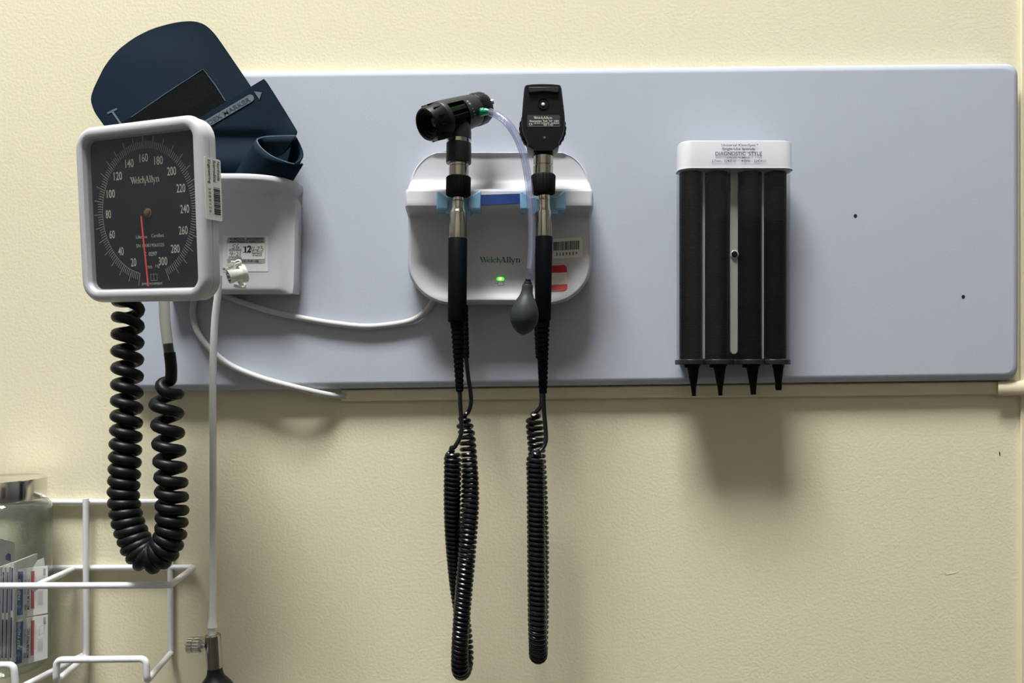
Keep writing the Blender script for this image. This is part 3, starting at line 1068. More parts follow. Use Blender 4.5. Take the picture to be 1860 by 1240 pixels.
# ------------------------------------------------------------------ wall charging station
CD = 0.050
cs = thing('charging_station', P(907, 547, PF), 'white wall charging station with two light blue cradles on the grey board', 'charger')
CPROF = [(265.5, 0.027), (267, 0.0315), (269, 0.0325), (271, 0.0312), (276, 0.0302), (300, 0.0302), (318, 0.0308), (325, 0.0328), (331, 0.0368), (337, 0.0410), (342, 0.0450), (345, 0.0520), (347.5, 0.0600), (350, 0.0640), (354, 0.0665),
         (376, 0.0680), (380, 0.0678), (383, 0.0630), (385.5, 0.0570), (389, 0.0480), (396, 0.0390), (410, 0.0345), (440, 0.0335), (470, 0.0342), (500, 0.0358), (520, 0.0382), (532, 0.0412), (539, 0.0445), (543.5, 0.0455), (546, 0.0440), (548.5, 0.0390)]


def inset(y):
    t = 0
    if y < 340:
        k = (340 - y) / 74.5
        t = 66 * (1 - math.sqrt(max(0, 1 - min(1, k) ** 2.2)))
    if y > 476:
        k = (y - 476) / 72.5
        t = 78 * (1 - math.sqrt(max(0, 1 - min(1, k) ** 2.1)))
    return t


def cxl(y):
    return 738.5 + inset(y)


def cxr(y):
    return 1076 - inset(y)


def cdep(u, y):
    d = interp(CPROF, y)
    half = (cxr(y) - cxl(y)) / 2
    e = (1 - abs(u)) * half          # pixels from the side edge
    if y > 383:                      # dished face with raised sides
        s = 1 - smooth(0, 92 if y < 470 else 70, e)
        rise = 0.0475
        d = d + (rise - d) * s * smooth(384, 400, y) if d < rise else d
    elif y < 343:                    # raised rim around the upper shell
        s = 1 - smooth(2, 6, e)
        d = max(d, d + (0.0318 - d) * s)
    r = 0.010 if 343 <= y else 0.004
    d -= r * (1 - math.sqrt(max(0, 1 - (1 - min(1, e / 7.0)) ** 2)))
    return d


b = MB()
rows = [265.5, 265.9, 266.5, 267.3, 268.5, 270, 272, 274, 277, 281] + [286 + 6 * i for i in range(6)] + [320 + 2.5 * i for i in range(13)] + [352, 354, 362, 370, 376, 378, 380, 381.5, 383, 384, 385.5, 387, 389, 392, 396, 401, 406] + [412 + 8 * i for i in range(13)] + [514, 519, 524, 529, 533, 537, 540, 542, 543.5, 545, 546, 547, 547.7, 548.2, 548.5]
b.field(rows, cxl, cxr, cdep, CD, 'white', 110, back=PF)
csb = b.build('body', cs)


def cradle(x0_, x1_, xi0, xi1):
    b = MB()
    y0_, y1_ = 347, 381
    for (xo, xi, sg) in ((x0_, xi0, 1), (x1_, xi1, -1)):
        out = [(xo, y0_), (xo + sg * 4, y0_), (xi - sg * 2.5, 359), (xi, 364), (xi, y1_), (xo, y1_)]
        # behind, underneath and in front
        def lp(dd_, g):
            cx_ = sum(p[0] for p in out) / 6
            cy_ = sum(p[1] for p in out) / 6
            r = []
            for x, y in out:
                q = P(cx_ + (x - cx_) * g, cy_ + (y - cy_) * g, 0.070)
                q.y = -dd_
                r.append(q)
            return r
        b.loft([lp(0.054, 1.0), lp(0.0700, 1.0), lp(0.0718, 0.93)], 'blue', smooth=False)
        # sloping underside
        u0 = [P(xo, y1_ - 1, 0.070), P(xi, y1_ - 1, 0.070), P(xi + sg * 4, y1_ + 7, 0.058), P(xo, y1_ + 8, 0.058)]
        u1 = [p + Vector((0, 0.016, 0.004)) for p in u0]
        b.loft([u0, u1], 'blue', smooth=False)
    pa, pb = P(xi0 - 6, 388, 0.0685), P(xi1 + 6, 357, 0.0685)
    b.box((pa.x, -0.0688, pa.z), (pb.x, -0.055, pb.z), 'blue')
    return b.build('cradle', cs, bevel=0.0012)


cradle(793, 873.5, 815, 850)
cradle(944.5, 1028, 966, 1008)
b = MB()
b.prism([P(870.5, 354, 0.0682), P(874, 372, 0.0682), P(950, 370, 0.0682), P(949.5, 351.5, 0.0682)], (0, -0.0007, 0), 'labelblue')
b.build('blue_label', cs)


def cface(x, y, o=0.0005):
    """point on the dished face of the station"""
    half = (cxr(y) - cxl(y)) / 2
    u = (x - (cxr(y) + cxl(y)) / 2) / half
    q = P(x, y, CD)
    q.y = -cdep(u, y) - o
    return q


b = MB()
n0 = len(b.v)
b.logo(P(907.5, 467.4, CD), UX, UZ, 75 * S(CD), 10.6 * S(CD), 'logogreen', 'logonavy')
for p in b.v[n0:]:
    y = Y0 - (p.z - CZ) / S(CD)
    x = X0 + p.x / S(CD)
    p.y = cface(x, y, 0.0004).y
b.build('logo', cs)
b = MB()
q = cface(908.5, 503.5, 0)
lp = []
for t, o in ((1.0, 0.0), (0.95, 0.0008), (0.6, 0.0014)):
    lp.append([Vector((q.x + x * t, q.y - o, q.z + z * t)) for x, z in rrect(0, 0, 13 * S(CD), 6.2 * S(CD), 3.0 * S(CD), 6)])
b.loft(lp, 'led')
led = b.build('power_light', cs)
b = MB()
b.lathe(q + Vector((0.0, -0.0013, 0)), (0, -1, 0), [(0, 0.0016), (0.0004, 0.0010)], 'ledcore', 16)
b.build('glow_dome', led)
b = MB()
for a, c in (((898, 512), (904, 512)), ((904, 508.3), (914, 508.3)), ((914, 508.3), (914, 516)), ((914, 516), (904, 516)), ((904, 516), (904, 508.3)), ((914, 510), (917, 510)), ((914, 514.3), (917, 514.3))):
    b.strip([cface(*a), cface(*c)], 0.0005, 'inkgrey')
b.build('plug_symbol', cs)


b = MB()
N = 14
for i in range(N):                   # barcode sticker bends with the face
    xa, xb = 1000 + 58.5 * i / N, 1000 + 58.5 * (i + 1) / N
    def yy(x, top):
        e_ = x - 1054.5
        c_ = 4 - math.sqrt(max(0, 16 - max(0, e_) ** 2))
        return (429.5 + c_) if top else (466 - c_)
    b.poly([cface(xa, yy(xa, 1), 0.0006), cface(xb, yy(xb, 1), 0.0006), cface(xb, yy(xb, 0), 0.0006), cface(xa, yy(xa, 0), 0.0006)], 'stickercream', True)
random.seed(5)
x = 1006.5
while x < 1051:
    w = random.choice((0.7, 1.0, 1.7))
    b.poly([cface(x, 435.5, 0.0010), cface(x + w, 435.5, 0.0010), cface(x + w, 451.5, 0.0010), cface(x, 451.5, 0.0010)], 'ink')
    x += w + random.choice((0.5, 0.6, 1.0))
for i, ch in enumerate('3089119'):
    xx = 1012.5 + i * 5.85
    q = cface(xx, 458.5, 0.0010)
    b.text(ch, q, UX, UZ, 3.2 * S(CD) if ch != '1' else 1.8 * S(CD), 6.0 * S(CD), 'ink', 0.02)
b.build('barcode_sticker', cs)
b = MB()
for (ya, yb, m_) in ((478, 492, 'red'), (492, 514.5, 'stickercream'), (514.5, 527.5, 'red')):
    for i in range(8):
        xa, xb = 996 + 35 * i / 8, 996 + 35 * (i + 1) / 8
        def cut(x, y, top):
            e_ = max(0, x - 1026.5)
            c_ = 4.5 - math.sqrt(max(0, 20.25 - min(4.5, e_) ** 2))
            return y + c_ if top else y - c_
        t_ = cut(xa, ya, 1) if ya == 478 else ya
        t2 = cut(xb, ya, 1) if ya == 478 else ya
        u_ = cut(xa, yb, 0) if yb == 527.5 else yb
        u2 = cut(xb, yb, 0) if yb == 527.5 else yb
        b.poly([cface(xa, t_, 0.0006), cface(xb, t2, 0.0006), cface(xb, u2, 0.0006), cface(xa, u_, 0.0006)], m_, True)
for s, xa, xb, y in (('INSPECTION', 1001, 1027, 482.5), ('LABEL', 1003, 1019, 487.5), ('DATE', 1003, 1016, 518.8), ('FOR USE', 1003, 1019, 523.5)):
    q = cface((xa + xb) / 2, y, 0.0012)
    b.text(s, q, UX, UZ, (xb - xa) * S(CD), 3.2 * S(CD), 'redink', 0.02)
b.build('red_sticker', cs)


# ------------------------------------------------------------------ handles shared by both instruments
HD = 0.0825


def vlathe(b, xa, ya, xb, yb, prof, m, d=HD, segs=40, wob=None, smooth=True, cap0=True, cap1=True):
    """turned piece between two photo points; prof: (photo y, radius px)"""
    A, B = P(xa, ya, d), P(xb, yb, d)
    L = (B - A).length
    b.lathe(A, B - A, [((y - ya) / (yb - ya) * L, r * S(d)) for y, r in prof], m, segs, wob=wob, smooth=smooth, cap0=cap0, cap1=cap1)


def knurl(n, a):
    return lambda q: 1 + a * (1 if math.sin(q * n) > 0 else -1)


# ------------------------------------------------------------------ otoscope
ot = thing('otoscope', P(831, 585, HD), 'black otoscope with angled eyepiece head hanging in the left blue cradle', 'otoscope')
EA, RA = P(773.5, 226.5, 0.106), P(880, 194.5, 0.057)
KT, KR = 0.92, 0.89        # barrel proportions
AX = (RA - EA)
AL_ = AX.length
AX.normalize()
view = (Vector((0, -D, CZ)) - EA).normalized()
VS = (view - AX * view.dot(AX)).normalized()        # side of the barrel facing the room
b = MB()
# eyepiece: ribbed cup with recessed lens
b.lathe(EA, AX, [(t * KT, r * KR) for t, r in [(0.020, 0.0060), (0.010, 0.0078), (0.0098, 0.0095), (0.0065, 0.0102), (0.0063, 0.0118), (0.0035, 0.0124), (0.0033, 0.0142), (0.0012, 0.0146), (0.0, 0.0160), (0.0006, 0.0172), (0.003, 0.0183), (0.0165, 0.0203), (0.0180, 0.0203), (0.0182, 0.0195)]], 'black', 64, cap0=True, cap1=True, ref=VS)
eye = b.build('eyepiece', ot)
b = MB()
b.lathe(EA + AX * 0.0088, AX, [(0.0012, 0.0060), (0, 0.0035), (-0.0003, 0.0001)], 'lens', 32)
b.build('lens', eye)
b = MB()
for i in range(12):
    a = 2 * PI * i / 12 + 0.25
    rd = VS * math.cos(a) + AX.cross(VS) * math.sin(a)
    c = EA + AX * (0.0105 * KT) + rd * (0.0196 * KR)
    b.obox(c, AX * 0.0044, AX.cross(rd) * 0.0004, rd * 0.0006, 'matte')
b.build('grip_ridge', eye)
# barrel with a cut-out for the focusing wheel
b = MB()
bprof = [(0.0182, 0.0199), (0.0190, 0.0204), (0.024, 0.0204), (0.030, 0.0202), (0.036, 0.0199), (0.042, 0.0196), (0.048, 0.0193), (0.054, 0.0190), (0.060, 0.0186), (0.066, 0.0181), (0.0705, 0.0177)]
bprof = [(t * KT, r * KR) for t, r in bprof]
SG = 64
w_ = AX.cross(VS)
if w_.z < 0:
    w_ = -w_


def bp_(t, r, a):
    return EA + AX * t + VS * (r * math.cos(a)) + w_ * (r * math.sin(a))


mi = b.mi('black2')
base = len(b.v)
for t, r in bprof:
    for j in range(SG):
        b.v.append(bp_(t, r, 2 * PI * j / SG))
WJ = range(-10, 8)         # opening around the side facing the room
WI = range(2, 6)
for i in range(len(bprof) - 1):
    for j in range(SG):
        jj = j if j < SG / 2 else j - SG
        if i in WI and jj in WJ:
            continue
        k2 = (j + 1) % SG
        b.face((base + i * SG + j, base + i * SG + k2, base + (i + 1) * SG + k2, base + (i + 1) * SG + j), mi)
b.face([base + (len(bprof) - 1) * SG + j for j in range(SG)], mi, False)
ta, tb = bprof[2], bprof[6]
a0, a1 = 2 * PI * WJ[0] / SG, 2 * PI * (WJ[-1] + 1) / SG
ri = 0.0124
rim = [bp_(ta[0], ta[1], a0 + (a1 - a0) * k_ / 18) for k_ in range(19)]
rim_i = [bp_(ta[0], ri, a0 + (a1 - a0) * k_ / 18) for k_ in range(19)]
rim2 = [bp_(tb[0], tb[1], a0 + (a1 - a0) * k_ / 18) for k_ in range(19)]
rim2_i = [bp_(tb[0], ri, a0 + (a1 - a0) * k_ / 18) for k_ in range(19)]
b.loft([rim, rim_i], 'black2', False, False, closed=False, smooth=False)
b.loft([rim2, rim2_i], 'black2', False, False, closed=False, smooth=False)
for a in (a0, a1):
    b.poly([bp_(ta[0], ta[1], a), bp_(tb[0], tb[1], a), bp_(tb[0], ri, a), bp_(ta[0], ri, a)], 'black2')
# printed scale
for i, (m_, ln) in enumerate((('glint_white', 0.0028), ('glint_white', 0.0026), ('greendark', 0.0022), ('inkgrey', 0.0020), ('inkgrey', 0.0018), ('inkgrey', 0.0014), ('inkgrey', 0.0010))):
    a = 0.62 - i * 0.17
    t0_ = (0.0505 + 0.0006 * i) * KT
    b.strip([bp_(t0_, 0.0195 * KR, a), bp_(t0_ + ln, 0.0194 * KR, a)], 0.0010, m_, VS)
    if i < 2:
        b.strip([bp_(t0_, 0.0195 * KR, a - 0.06), bp_(t0_ + ln, 0.0194 * KR, a - 0.06)], 0.0005, m_, VS)
q = bp_(0.0545 * KT, 0.0190 * KR, 0.40)
b.lathe(q, VS, [(0, 0.0010), (0.0003, 0.0009)], 'greendark', 12)
b.build('barrel', ot)
b = MB()
b.lathe(EA, AX, [(t * KT, r * KR) for t, r in [(0.0242, 0.010), (0.0244, 0.0174), (0.0476, 0.0170), (0.0478, 0.010)]], 'matte', 96, ref=VS, smooth=False, wob=lambda q: 1 + 0.06 * (1 if math.sin(q * 12) > -0.55 else -1))
b.strip([bp_(0.026 * KT, 0.0186 * KR, 0.50), bp_(0.0465 * KT, 0.0186 * KR, 0.50)], 0.0010, 'greendark', VS)
b.build('focus_wheel', ot)
b = MB()
b.lathe(EA, AX, [(t * KT, r * KR) for t, r in [(0.0705, 0.0178), (0.0715, 0.0182), (0.083, 0.0178), (0.0862, 0.0164), (0.0880, 0.0120), (0.092, 0.0100)]], 'black', 64, ref=VS, wob=lambda q: 1 + (0.012 if math.sin(q * 9 + 0.7) > -0.5 else -0.012))
b.build('rear_ring', ot)
b = MB()
b.lathe(P(885, 188.5, 0.056), P(895, 186, 0.055) - P(885, 188.5, 0.056), [(0, 0.0030), (0.0035, 0.0036), (0.0062, 0.0036), (0.0066, 0.0030)], 'steel', 24)
b.build('insufflation_port', ot)
b = MB()
vlathe(b, 834.5, 212, 834, 254, [(212, 15), (225, 19), (234, 21), (240, 22), (254, 22)], 'black2')
b.build('neck', ot)
b = MB()
vlathe(b, 834, 253, 834, 261, [(253, 20), (254, 21.6), (261, 21.6)], 'chrome')
vlathe(b, 833.5, 296, 833, 366, [(296, 17), (297, 18), (302, 18), (302.6, 16.4), (303.6, 16.4), (304.4, 18.2), (322, 18.2)], 'chrome')
b.build('chrome_ring', ot)
b = MB()
vlathe(b, 833.5, 260, 833, 297, [(260, 21), (261, 22.5), (295, 23), (297, 22.3)], 'black2')
b.build('collar', ot)
b = MB()
vlathe(b, 833, 321, 832.5, 355, [(321, 20), (323, 22.2), (353, 22.2), (355, 21)], 'matte', segs=96, wob=knurl(24, 0.018))
b.build('locking_ring', ot)
b = MB()
vlathe(b, 832.5, 354, 831.5, 436, [(354, 9.5), (364.5, 10.2), (366, 11.6), (379, 11.8), (384, 14.5), (388, 16.4), (436, 16.6)], 'chrome')
b.build('metal_sleeve', ot)
b = MB()
vlathe(b, 831.5, 433, 830.3, 585, [(433, 16.6), (434, 17.3), (582, 17.0), (584, 16.2), (585, 15)], 'grip')
b.build('grip', ot)

# ------------------------------------------------------------------ ophthalmoscope
op = thing('ophthalmoscope', P(986, 582, HD), 'black ophthalmoscope with flat scalloped head hanging in the right blue cradle', 'ophthalmoscope')
kz = 1 / 9.54


def opt_(zx, zy, d):
    q = P(940 + zx * kz, 150 + zy * kz, 0.090)
    q.y = -d
    return q


out = [(150, 62), (125, 82), (112, 130), (92, 350), (75, 590), (70, 700), (78, 800), (95, 880), (120, 950), (155, 1020), (168, 1050), (172, 1122), (268, 1188), (268, 1225), (612, 1225), (612, 1188), (716, 1122), (720, 1050), (735, 1015), (775, 950), (800, 880), (815, 800), (820, 700), (815, 590), (795, 400), (762, 130), (750, 82), (728, 62), (600, 50), (440, 46), (280, 50)]
b = MB()
cx_, cz_ = 443, 640
lo = []
for dd_, g in ((0.070, 0.96), (0.073, 1.0), (0.0925, 1.0), (0.0945, 0.985), (0.0958, 0.955)):
    lo.append([opt_(cx_ + (x - cx_) * g, cz_ + (y - cz_) * (1 - (1 - g) * 0.8), dd_) for x, y in out])
b.loft(lo, 'black', smooth=False)
hd = b.build('head', op)
b = MB()
R_ = 408 * kz * S(0.09)
b.lathe(opt_(440, 760, 0.078), (0, -1, 0), [(0, 0.004), (0, R_ * 0.97), (0.001, R_), (0.007, R_), (0.008, R_ * 0.97), (0.008, 0.004)], 'matte', 240, wob=lambda q: 1 + 0.016 * math.cos(q * 28))
b.build('lens_dial', op)
b = MB()
b.loft([[opt_(x, y, 0.0955) for x, y in ((188, 128), (195, 215), (215, 238), (330, 222), (440, 214), (560, 220), (680, 238), (705, 215), (705, 125))],
        [opt_(x, y, 0.0985) for x, y in ((188, 128), (195, 208), (215, 226), (330, 212), (440, 204), (560, 210), (680, 226), (705, 208), (705, 125))]], 'black2', smooth=False)
b.build('brow_rest', op, bevel=0.0006)
b = MB()
b.lathe(opt_(445, 400, 0.0955), (0, -1, 0), [(0.0005, 0.0001), (0.0005, 0.0030), (0.0003, 0.0052), (0.0006, 0.0056), (0.0010, 0.0055), (0.0010, 0.0050), (0.0006, 0.0046)], 'matte', 36, cap1=False)
b.build('sight_hole', op)
b = MB()
b.lathe(opt_(440, 415, 0.0961), (0, -1, 0), [(0, 0.0017), (0.0006, 0.0012), (0.0008, 0.0003)], 'glint_white', 20)  # white disc that paints the glint inside the sight hole
b.build('mirror_glint', op)
b = MB()
e0 = 0.0960
b.poly([opt_(x, y, e0) for x, y in rrect(449, 697, 565, 200, 25, 5)], 'ink')
for a, c in (((175, 795), (722, 795)), ((722, 795), (732, 770))):
    b.strip([opt_(*a, e0 + 0.0002), opt_(*c, e0 + 0.0002)], 0.0002, 'inkgrey')


def oline(s, xa, ya, xb, yb, bold=0.02):
    b.text(s, opt_((xa + xb) / 2, (ya + yb) / 2, e0 + 0.0003), UX, UZ, (xb - xa) * kz * S(0.09), (yb - ya) * kz * S(0.09), 'dialink', bold)


b.logo(opt_(435, 645, e0 + 0.0003), UX, UZ, 315 * kz * S(.09), 42 * kz * S(.09), 'dialink', 'dialink')
oline('Skaneateles  Falls  NY  USA', 205, 688, 712, 714)
oline('US PAT 4,526,449  4,998,818', 280, 728, 712, 750)
oline('REF 11720', 450, 758, 610, 780)
for cxx in (215, 248):
    for qd in arc(cxx, 755, 14, 20, 60, 300, 7, 5, 10):
        b.poly([opt_(x, y, e0 + 0.0003) for x, y in qd], 'dialink')
b.poly([opt_(x, y, e0 + 0.0003) for x, y in rc(236, 752, 256, 758)], 'dialink')
b.build('nameplate', op)
b = MB()
b.lathe(opt_(458, 975, 0.0952), (0, -1, 0), [(0, 0.0021), (0.0008, 0.0021), (0.0007, 0.0017)], 'hole', 16)
b.lathe(opt_(463, 985, 0.0960), (0, -1, 0), [(0, 0.0011), (0.0004, 0.0008)], 'brass', 12)
b.build('screw', op)
b = MB()
vlathe(b, 988, 270, 987.5, 286, [(270, 17.5), (284, 17.8), (286, 17)], 'black')
b.build('neck', op)
b = MB()
vlathe(b, 987, 284, 986.5, 320, [(284, 17), (285, 18), (300, 18), (300.8, 16.6), (302, 16.6), (303, 18.2), (320, 18.2)], 'chrome')
b.build('chrome_ring', op)
b = MB()
vlathe(b, 986.5, 317, 987.5, 352, [(317, 19), (318.5, 21), (321, 22.4), (350, 20.6), (352, 19.8)], 'matte', segs=96, wob=knurl(24, 0.018))
b.build('locking_ring', op)
b = MB()
vlathe(b, 987.5, 350, 988, 433, [(350, 12), (361, 12), (363, 13), (364.5, 11.6), (377, 12), (382, 13.6), (386, 14.9), (433, 15.0)], 'chrome')
b.build('metal_sleeve', op)
b = MB()
vlathe(b, 988, 430, 985.8, 582, [(430, 15.2), (431, 15.8), (579, 14.8), (581, 14), (582, 13)], 'grip')
b.build('grip', op)


# ------------------------------------------------------------------ coiled cords
def relief(b, xa, ya, xb, yb, r0, r1, d0, d1, rows, ntc):
    """strain relief: tapered sleeve with moulded slots"""
    A, B = P(xa, ya, d0), P(xb, yb, d1)
    L = (B - A).length
    prof = [(0, r0 * S(d0))]
    for i in range(rows):
        t0_ = (0.06 + 0.90 * i / rows)
        t1_ = (0.06 + 0.90 * (i + 0.62) / rows)
        ra, rb = (r0 + (r1 - r0) * t0_) * S(d0), (r0 + (r1 - r0) * t1_) * S(d0)
        prof += [(t0_ * L, ra), (t1_ * L, rb), (t1_ * L + 0.0001, rb * 0.86), ((0.06 + 0.90 * (i + 0.98) / rows) * L, rb * 0.86)]
    prof += [(L * 0.965, r1 * S(d0)), (L, r1 * S(d0) * 0.9)]
    b.lathe(A, B - A, prof, 'grip', 28)


CPA = [(834.8, 700, 0.0792, 0, 14), (836, 735, 0.080, 0, 14), (838, 765, 0.082, 0, 14), (837, 790, 0.084, 0, 14), (828, 808, 0.086, 0, 14), (818, 818, 0.088, 4, 12), (821, 826, 0.0875, 11, 9), (822, 850, 0.086, 12.2, 8.6), (821.5, 900, 0.082, 12.4, 8.6), (822.5, 950, 0.076, 12.2, 8.6), (825.5, 1000, 0.067, 12.0, 8.6),
       (831, 1060, 0.054, 11.6, 8.6), (838, 1110, 0.047, 11.4, 8.8), (844, 1160, 0.046, 11.4, 9.5), (845.5, 1195, 0.051, 11.6, 9), (842, 1214, 0.060, 12, 9), (837.5, 1219, 0.073, 12.2, 9), (835, 1205, 0.085, 12.2, 9), (836, 1160, 0.092, 12, 8.8), (841, 1090, 0.094, 12.4, 8.6), (848, 1010, 0.093, 12.6, 8.6), (853, 940, 0.088, 12.8, 8.6), (854, 890, 0.080, 12.8, 9),
       (852, 840, 0.070, 12.2, 10), (848, 790, 0.062, 11.8, 11.5), (843, 768, 0.060, 11, 11.5), (842, 757, 0.060, 3, 12), (850, 749, 0.059, 0, 14), (855, 735, 0.058, 0, 14), (855, 715, 0.056, 0, 14), (850, 680, 0.054, 0, 14), (846.5, 648, 0.052, 0, 14)]
b = MB(); b.tube(coil_points(CPA, (1, 0, 0), -1, 14), 4.0 * S(0.075), 'cord', 9); cd = b.build('coiled_cord', ot)
b = MB(); relief(b, 830.3, 584, 835, 711, 12.5, 7.0, HD, 0.079, 13, 0); b.build('strain_relief', cd)
b = MB(); relief(b, 842, 556, 846.5, 650, 8, 6, 0.036, 0.052, 10, 0); b.build('strain_relief', cd)

CPB = [(986.8, 700, 0.0792, 0, 14), (988, 745, 0.081, 0, 14), (991, 780, 0.084, 0, 14), (991, 802, 0.087, 0, 14), (984, 816, 0.090, 0, 14), (973, 824, 0.092, 4, 12), (972, 834, 0.0925, 12.4, 9), (973, 870, 0.0925, 13.2, 8.8), (974, 950, 0.0925, 13.6, 8.9), (975, 1050, 0.092, 13.6, 8.9), (976, 1130, 0.090, 13.6, 9), (977, 1168, 0.084, 13.2, 9),
       (977.5, 1188, 0.074, 13.2, 9), (978.5, 1180, 0.060, 13.2, 9), (980, 1150, 0.053, 13, 9), (980.5, 1080, 0.051, 13, 9), (980.5, 980, 0.052, 13, 9), (979, 900, 0.053, 12.6, 9.2), (975, 820, 0.056, 12.6, 10), (970.5, 765, 0.058, 12.2, 10.5), (969, 755, 0.058, 4, 11), (975, 747, 0.058, 0, 14), (982, 738, 0.057, 0, 14), (983.5, 722, 0.056, 0, 14), (982, 690, 0.054, 0, 14), (980, 648, 0.052, 0, 14)]
b = MB(); b.tube(coil_points(CPB, (1, 0, 0), -1, 14), 4.1 * S(0.075), 'cord', 9); cd2 = b.build('coiled_cord', op)
b = MB(); relief(b, 985.8, 581, 986.5, 714, 12.8, 7.5, HD, 0.079, 14, 0); b.build('strain_relief', cd2)
b = MB(); relief(b, 977.5, 556, 980, 650, 9, 7, 0.036, 0.052, 10, 0); b.build('strain_relief', cd2)

# ------------------------------------------------------------------ insufflator bulb with clear tube
ib = thing('insufflator_bulb', P(951, 608, 0.108), 'small slate grey rubber bulb on a clear tube plugged into the otoscope head', 'bulb')
TB = [(880, 203, 0.079), (890, 203.5, 0.082), (903, 209, 0.087), (918, 220, 0.092), (931, 236, 0.096), (942, 256, 0.099), (951, 282, 0.101), (957, 310, 0.103), (962, 345, 0.1035), (965, 385, 0.1045), (966, 420, 0.105), (965.5, 455, 0.106), (963, 490, 0.107), (961.5, 508, 0.107)]
b = MB()
b.tube(pix(TB[1:], 8), 7.0 * S(0.1), 'pvc', 22, cap=False)
b.tube(pix(TB[1:], 8), 3.4 * S(0.1), 'pvc', 14, cap=False)
b.build('clear_tube', ib)
b = MB()
g0, g1 = P(867, 203.5, 0.0765), P(889, 202.5, 0.0825)
b.lathe(g0, g1 - g0, [(0.0, 0.0030), (0.0, 0.0040), (0.0010, 0.0046), (0.0050, 0.0044), (0.0054, 0.0034), (0.0064, 0.0034), (0.0066, 0.0040), (0.0078, 0.0038), (0.0080, 0.0030), (0.0094, 0.0030), (0.0096, 0.0036), (0.0112, 0.0031), (0.0135, 0.0022)], 'green', 28)
b.build('green_plug', ib)
b = MB()
vlathe(b, 960.5, 488, 958.5, 519, [(488, 4.2), (494, 4.4), (500, 4.6), (500.5, 3.2), (505, 3.2), (505.5, 4.8), (511, 5.2), (512, 6.6), (517, 8.4), (519, 8.4)], 'matte', d=0.107, segs=24)
b.build('hose_barb', ib)
b = MB()
sb = [(517, 8), (518, 9.6), (528, 10.4), (537, 13), (546, 18), (556, 22.6), (566, 25.2), (575, 25.8), (584, 24.6), (593, 20.6), (600, 15), (605, 8.8), (608, 2.5)]
sb = [(y, r) for y, r in catmull(sb, 4)]
vlathe(b, 958.5, 517, 949, 608, sb, 'greybulb', d=0.108, segs=40)
b.build('rubber_bulb', ib)

# ------------------------------------------------------------------ specula dispenser
sd = thing('specula_dispenser', P(1337, 660, PF), 'clear specula dispenser with white printed cap mounted on the right part of the grey board', 'dispenser')
DD = 0.056


def plan(px0, px1, d0, d1, r, n=8):
    """rounded outline seen from above, from photo columns at depth DD"""
    xa, xb = P(px0, 0, DD).x, P(px1, 0, DD).x
    return rrect((xa + xb) / 2, -(d0 + d1) / 2, xb - xa, d1 - d0, r, n)


def zof(y, d=DD):
    return P(0, y, d).z


def slab(b, loops, m, smooth=True):
    b.loft([[Vector((x, y, z)) for x, y in pl] for pl, z in loops], m, smooth=smooth)


b = MB()
slab(b, [(plan(1233, 1443, 0.030, 0.0610, 0.012), zof(307.5)), (plan(1234.5, 1441.5, 0.030, 0.0605, 0.012), zof(303)), (plan(1235.5, 1441, 0.030, 0.0600, 0.012), zof(259.5)), (plan(1236.5, 1440, 0.0305, 0.0594, 0.0115), zof(257.3)), (plan(1239, 1437, 0.032, 0.0578, 0.010), zof(256))], 'white')
cap = b.build('cap', sd)
b = MB()
e = 0.0613
for s, xa, ya, xb, yb, bo in (('Universal KleenSpec', 1310.5, 261, 1373, 267.2, 0.01), ('Single-Use Specula', 1312, 268, 1371.5, 274, 0.01), ('DIAGNOSTIC  STYLE', 1299.5, 275.5, 1384, 282.2, 0.012), ('ORDER NUMBER', 1321, 284.3, 1361.5, 287.8, 0.005),
                              ('2.7mm - 52432-U', 1293, 289.8, 1336.5, 294.2, 0.005), ('4.2mm - 52434-U', 1346.5, 289.8, 1391, 294.2, 0.005)):
    tline(b, s, xa, ya, xb, yb, e, 'inkblue', bo)
for qd in arc(0, 0, 1, 1, 0, 360, 0.5, 0.5, 10):
    b.poly([P(1375.5 + x * 1.1, 262.3 + y * 1.1, e) for x, y in qd], 'inkblue')
b.build('printed_text', cap)
b = MB()
zt, zb = zof(300), zof(656)
xa, xb = P(1248, 0, DD).x, P(1434, 0, DD).x
b.box((xa, -0.0300, zb), (xb, -PF, zt), 'acrylback')
for pa, pb in ((1279.5, 1286), (1388.5, 1394.5)):
    b.box((P(pa, 0, DD).x + 0.0007, -0.046, zb + 0.003), (P(pb, 0, DD).x - 0.0007, -0.0300, zt), 'rib')
b.build('back_plate', sd)
b = MB()
xa, xb = P(1332, 0, DD).x, P(1346.5, 0, DD).x
pts = [(xa, zt), (xb, zt)]
rr_ = (xb - xa) / 2
zc_ = zof(643) + rr_
pts += [((xa + xb) / 2 + rr_ * math.cos(a), zc_ + rr_ * math.sin(a)) for a in [-PI * k_ / 10 for k_ in range(11)]]
b.prism([(x, -0.045, z) for x, z in pts], (0, 0.0150, 0), 'rib')
b.build('centre_rib', sd, bevel=0.0008)
b = MB()
q = P(1337.5, 462, 0.0450)
q.x = (xa + xb) / 2
b.lathe(q, (0, -1, 0), [(0, 0.0042), (0.0010, 0.0042), (0.0013, 0.0038), (0.0012, 0.0032)], 'glint_white', 28)
b.lathe(q + Vector((0, -0.0011, 0)), (0, -1, 0), [(0, 0.0034), (0.0014, 0.0030), (0.0018, 0.0016)], 'black', 24)
b.build('screw', sd)
b = MB()
pl = plan(1236, 1438.5, 0.0300, 0.0585, 0.009)
b.loft([[Vector((x, y, zb)) for x, y in pl], [Vector((x, y, zt)) for x, y in pl]], 'acryl', False, False)
b.build('clear_cover', sd)
b = MB()
outp = []
nn = 96
xa, xb = P(1235.5, 0, DD).x, P(1441, 0, DD).x
cent = [P(x, 0, DD).x for x in (1258, 1307.5, 1368, 1413.5)]
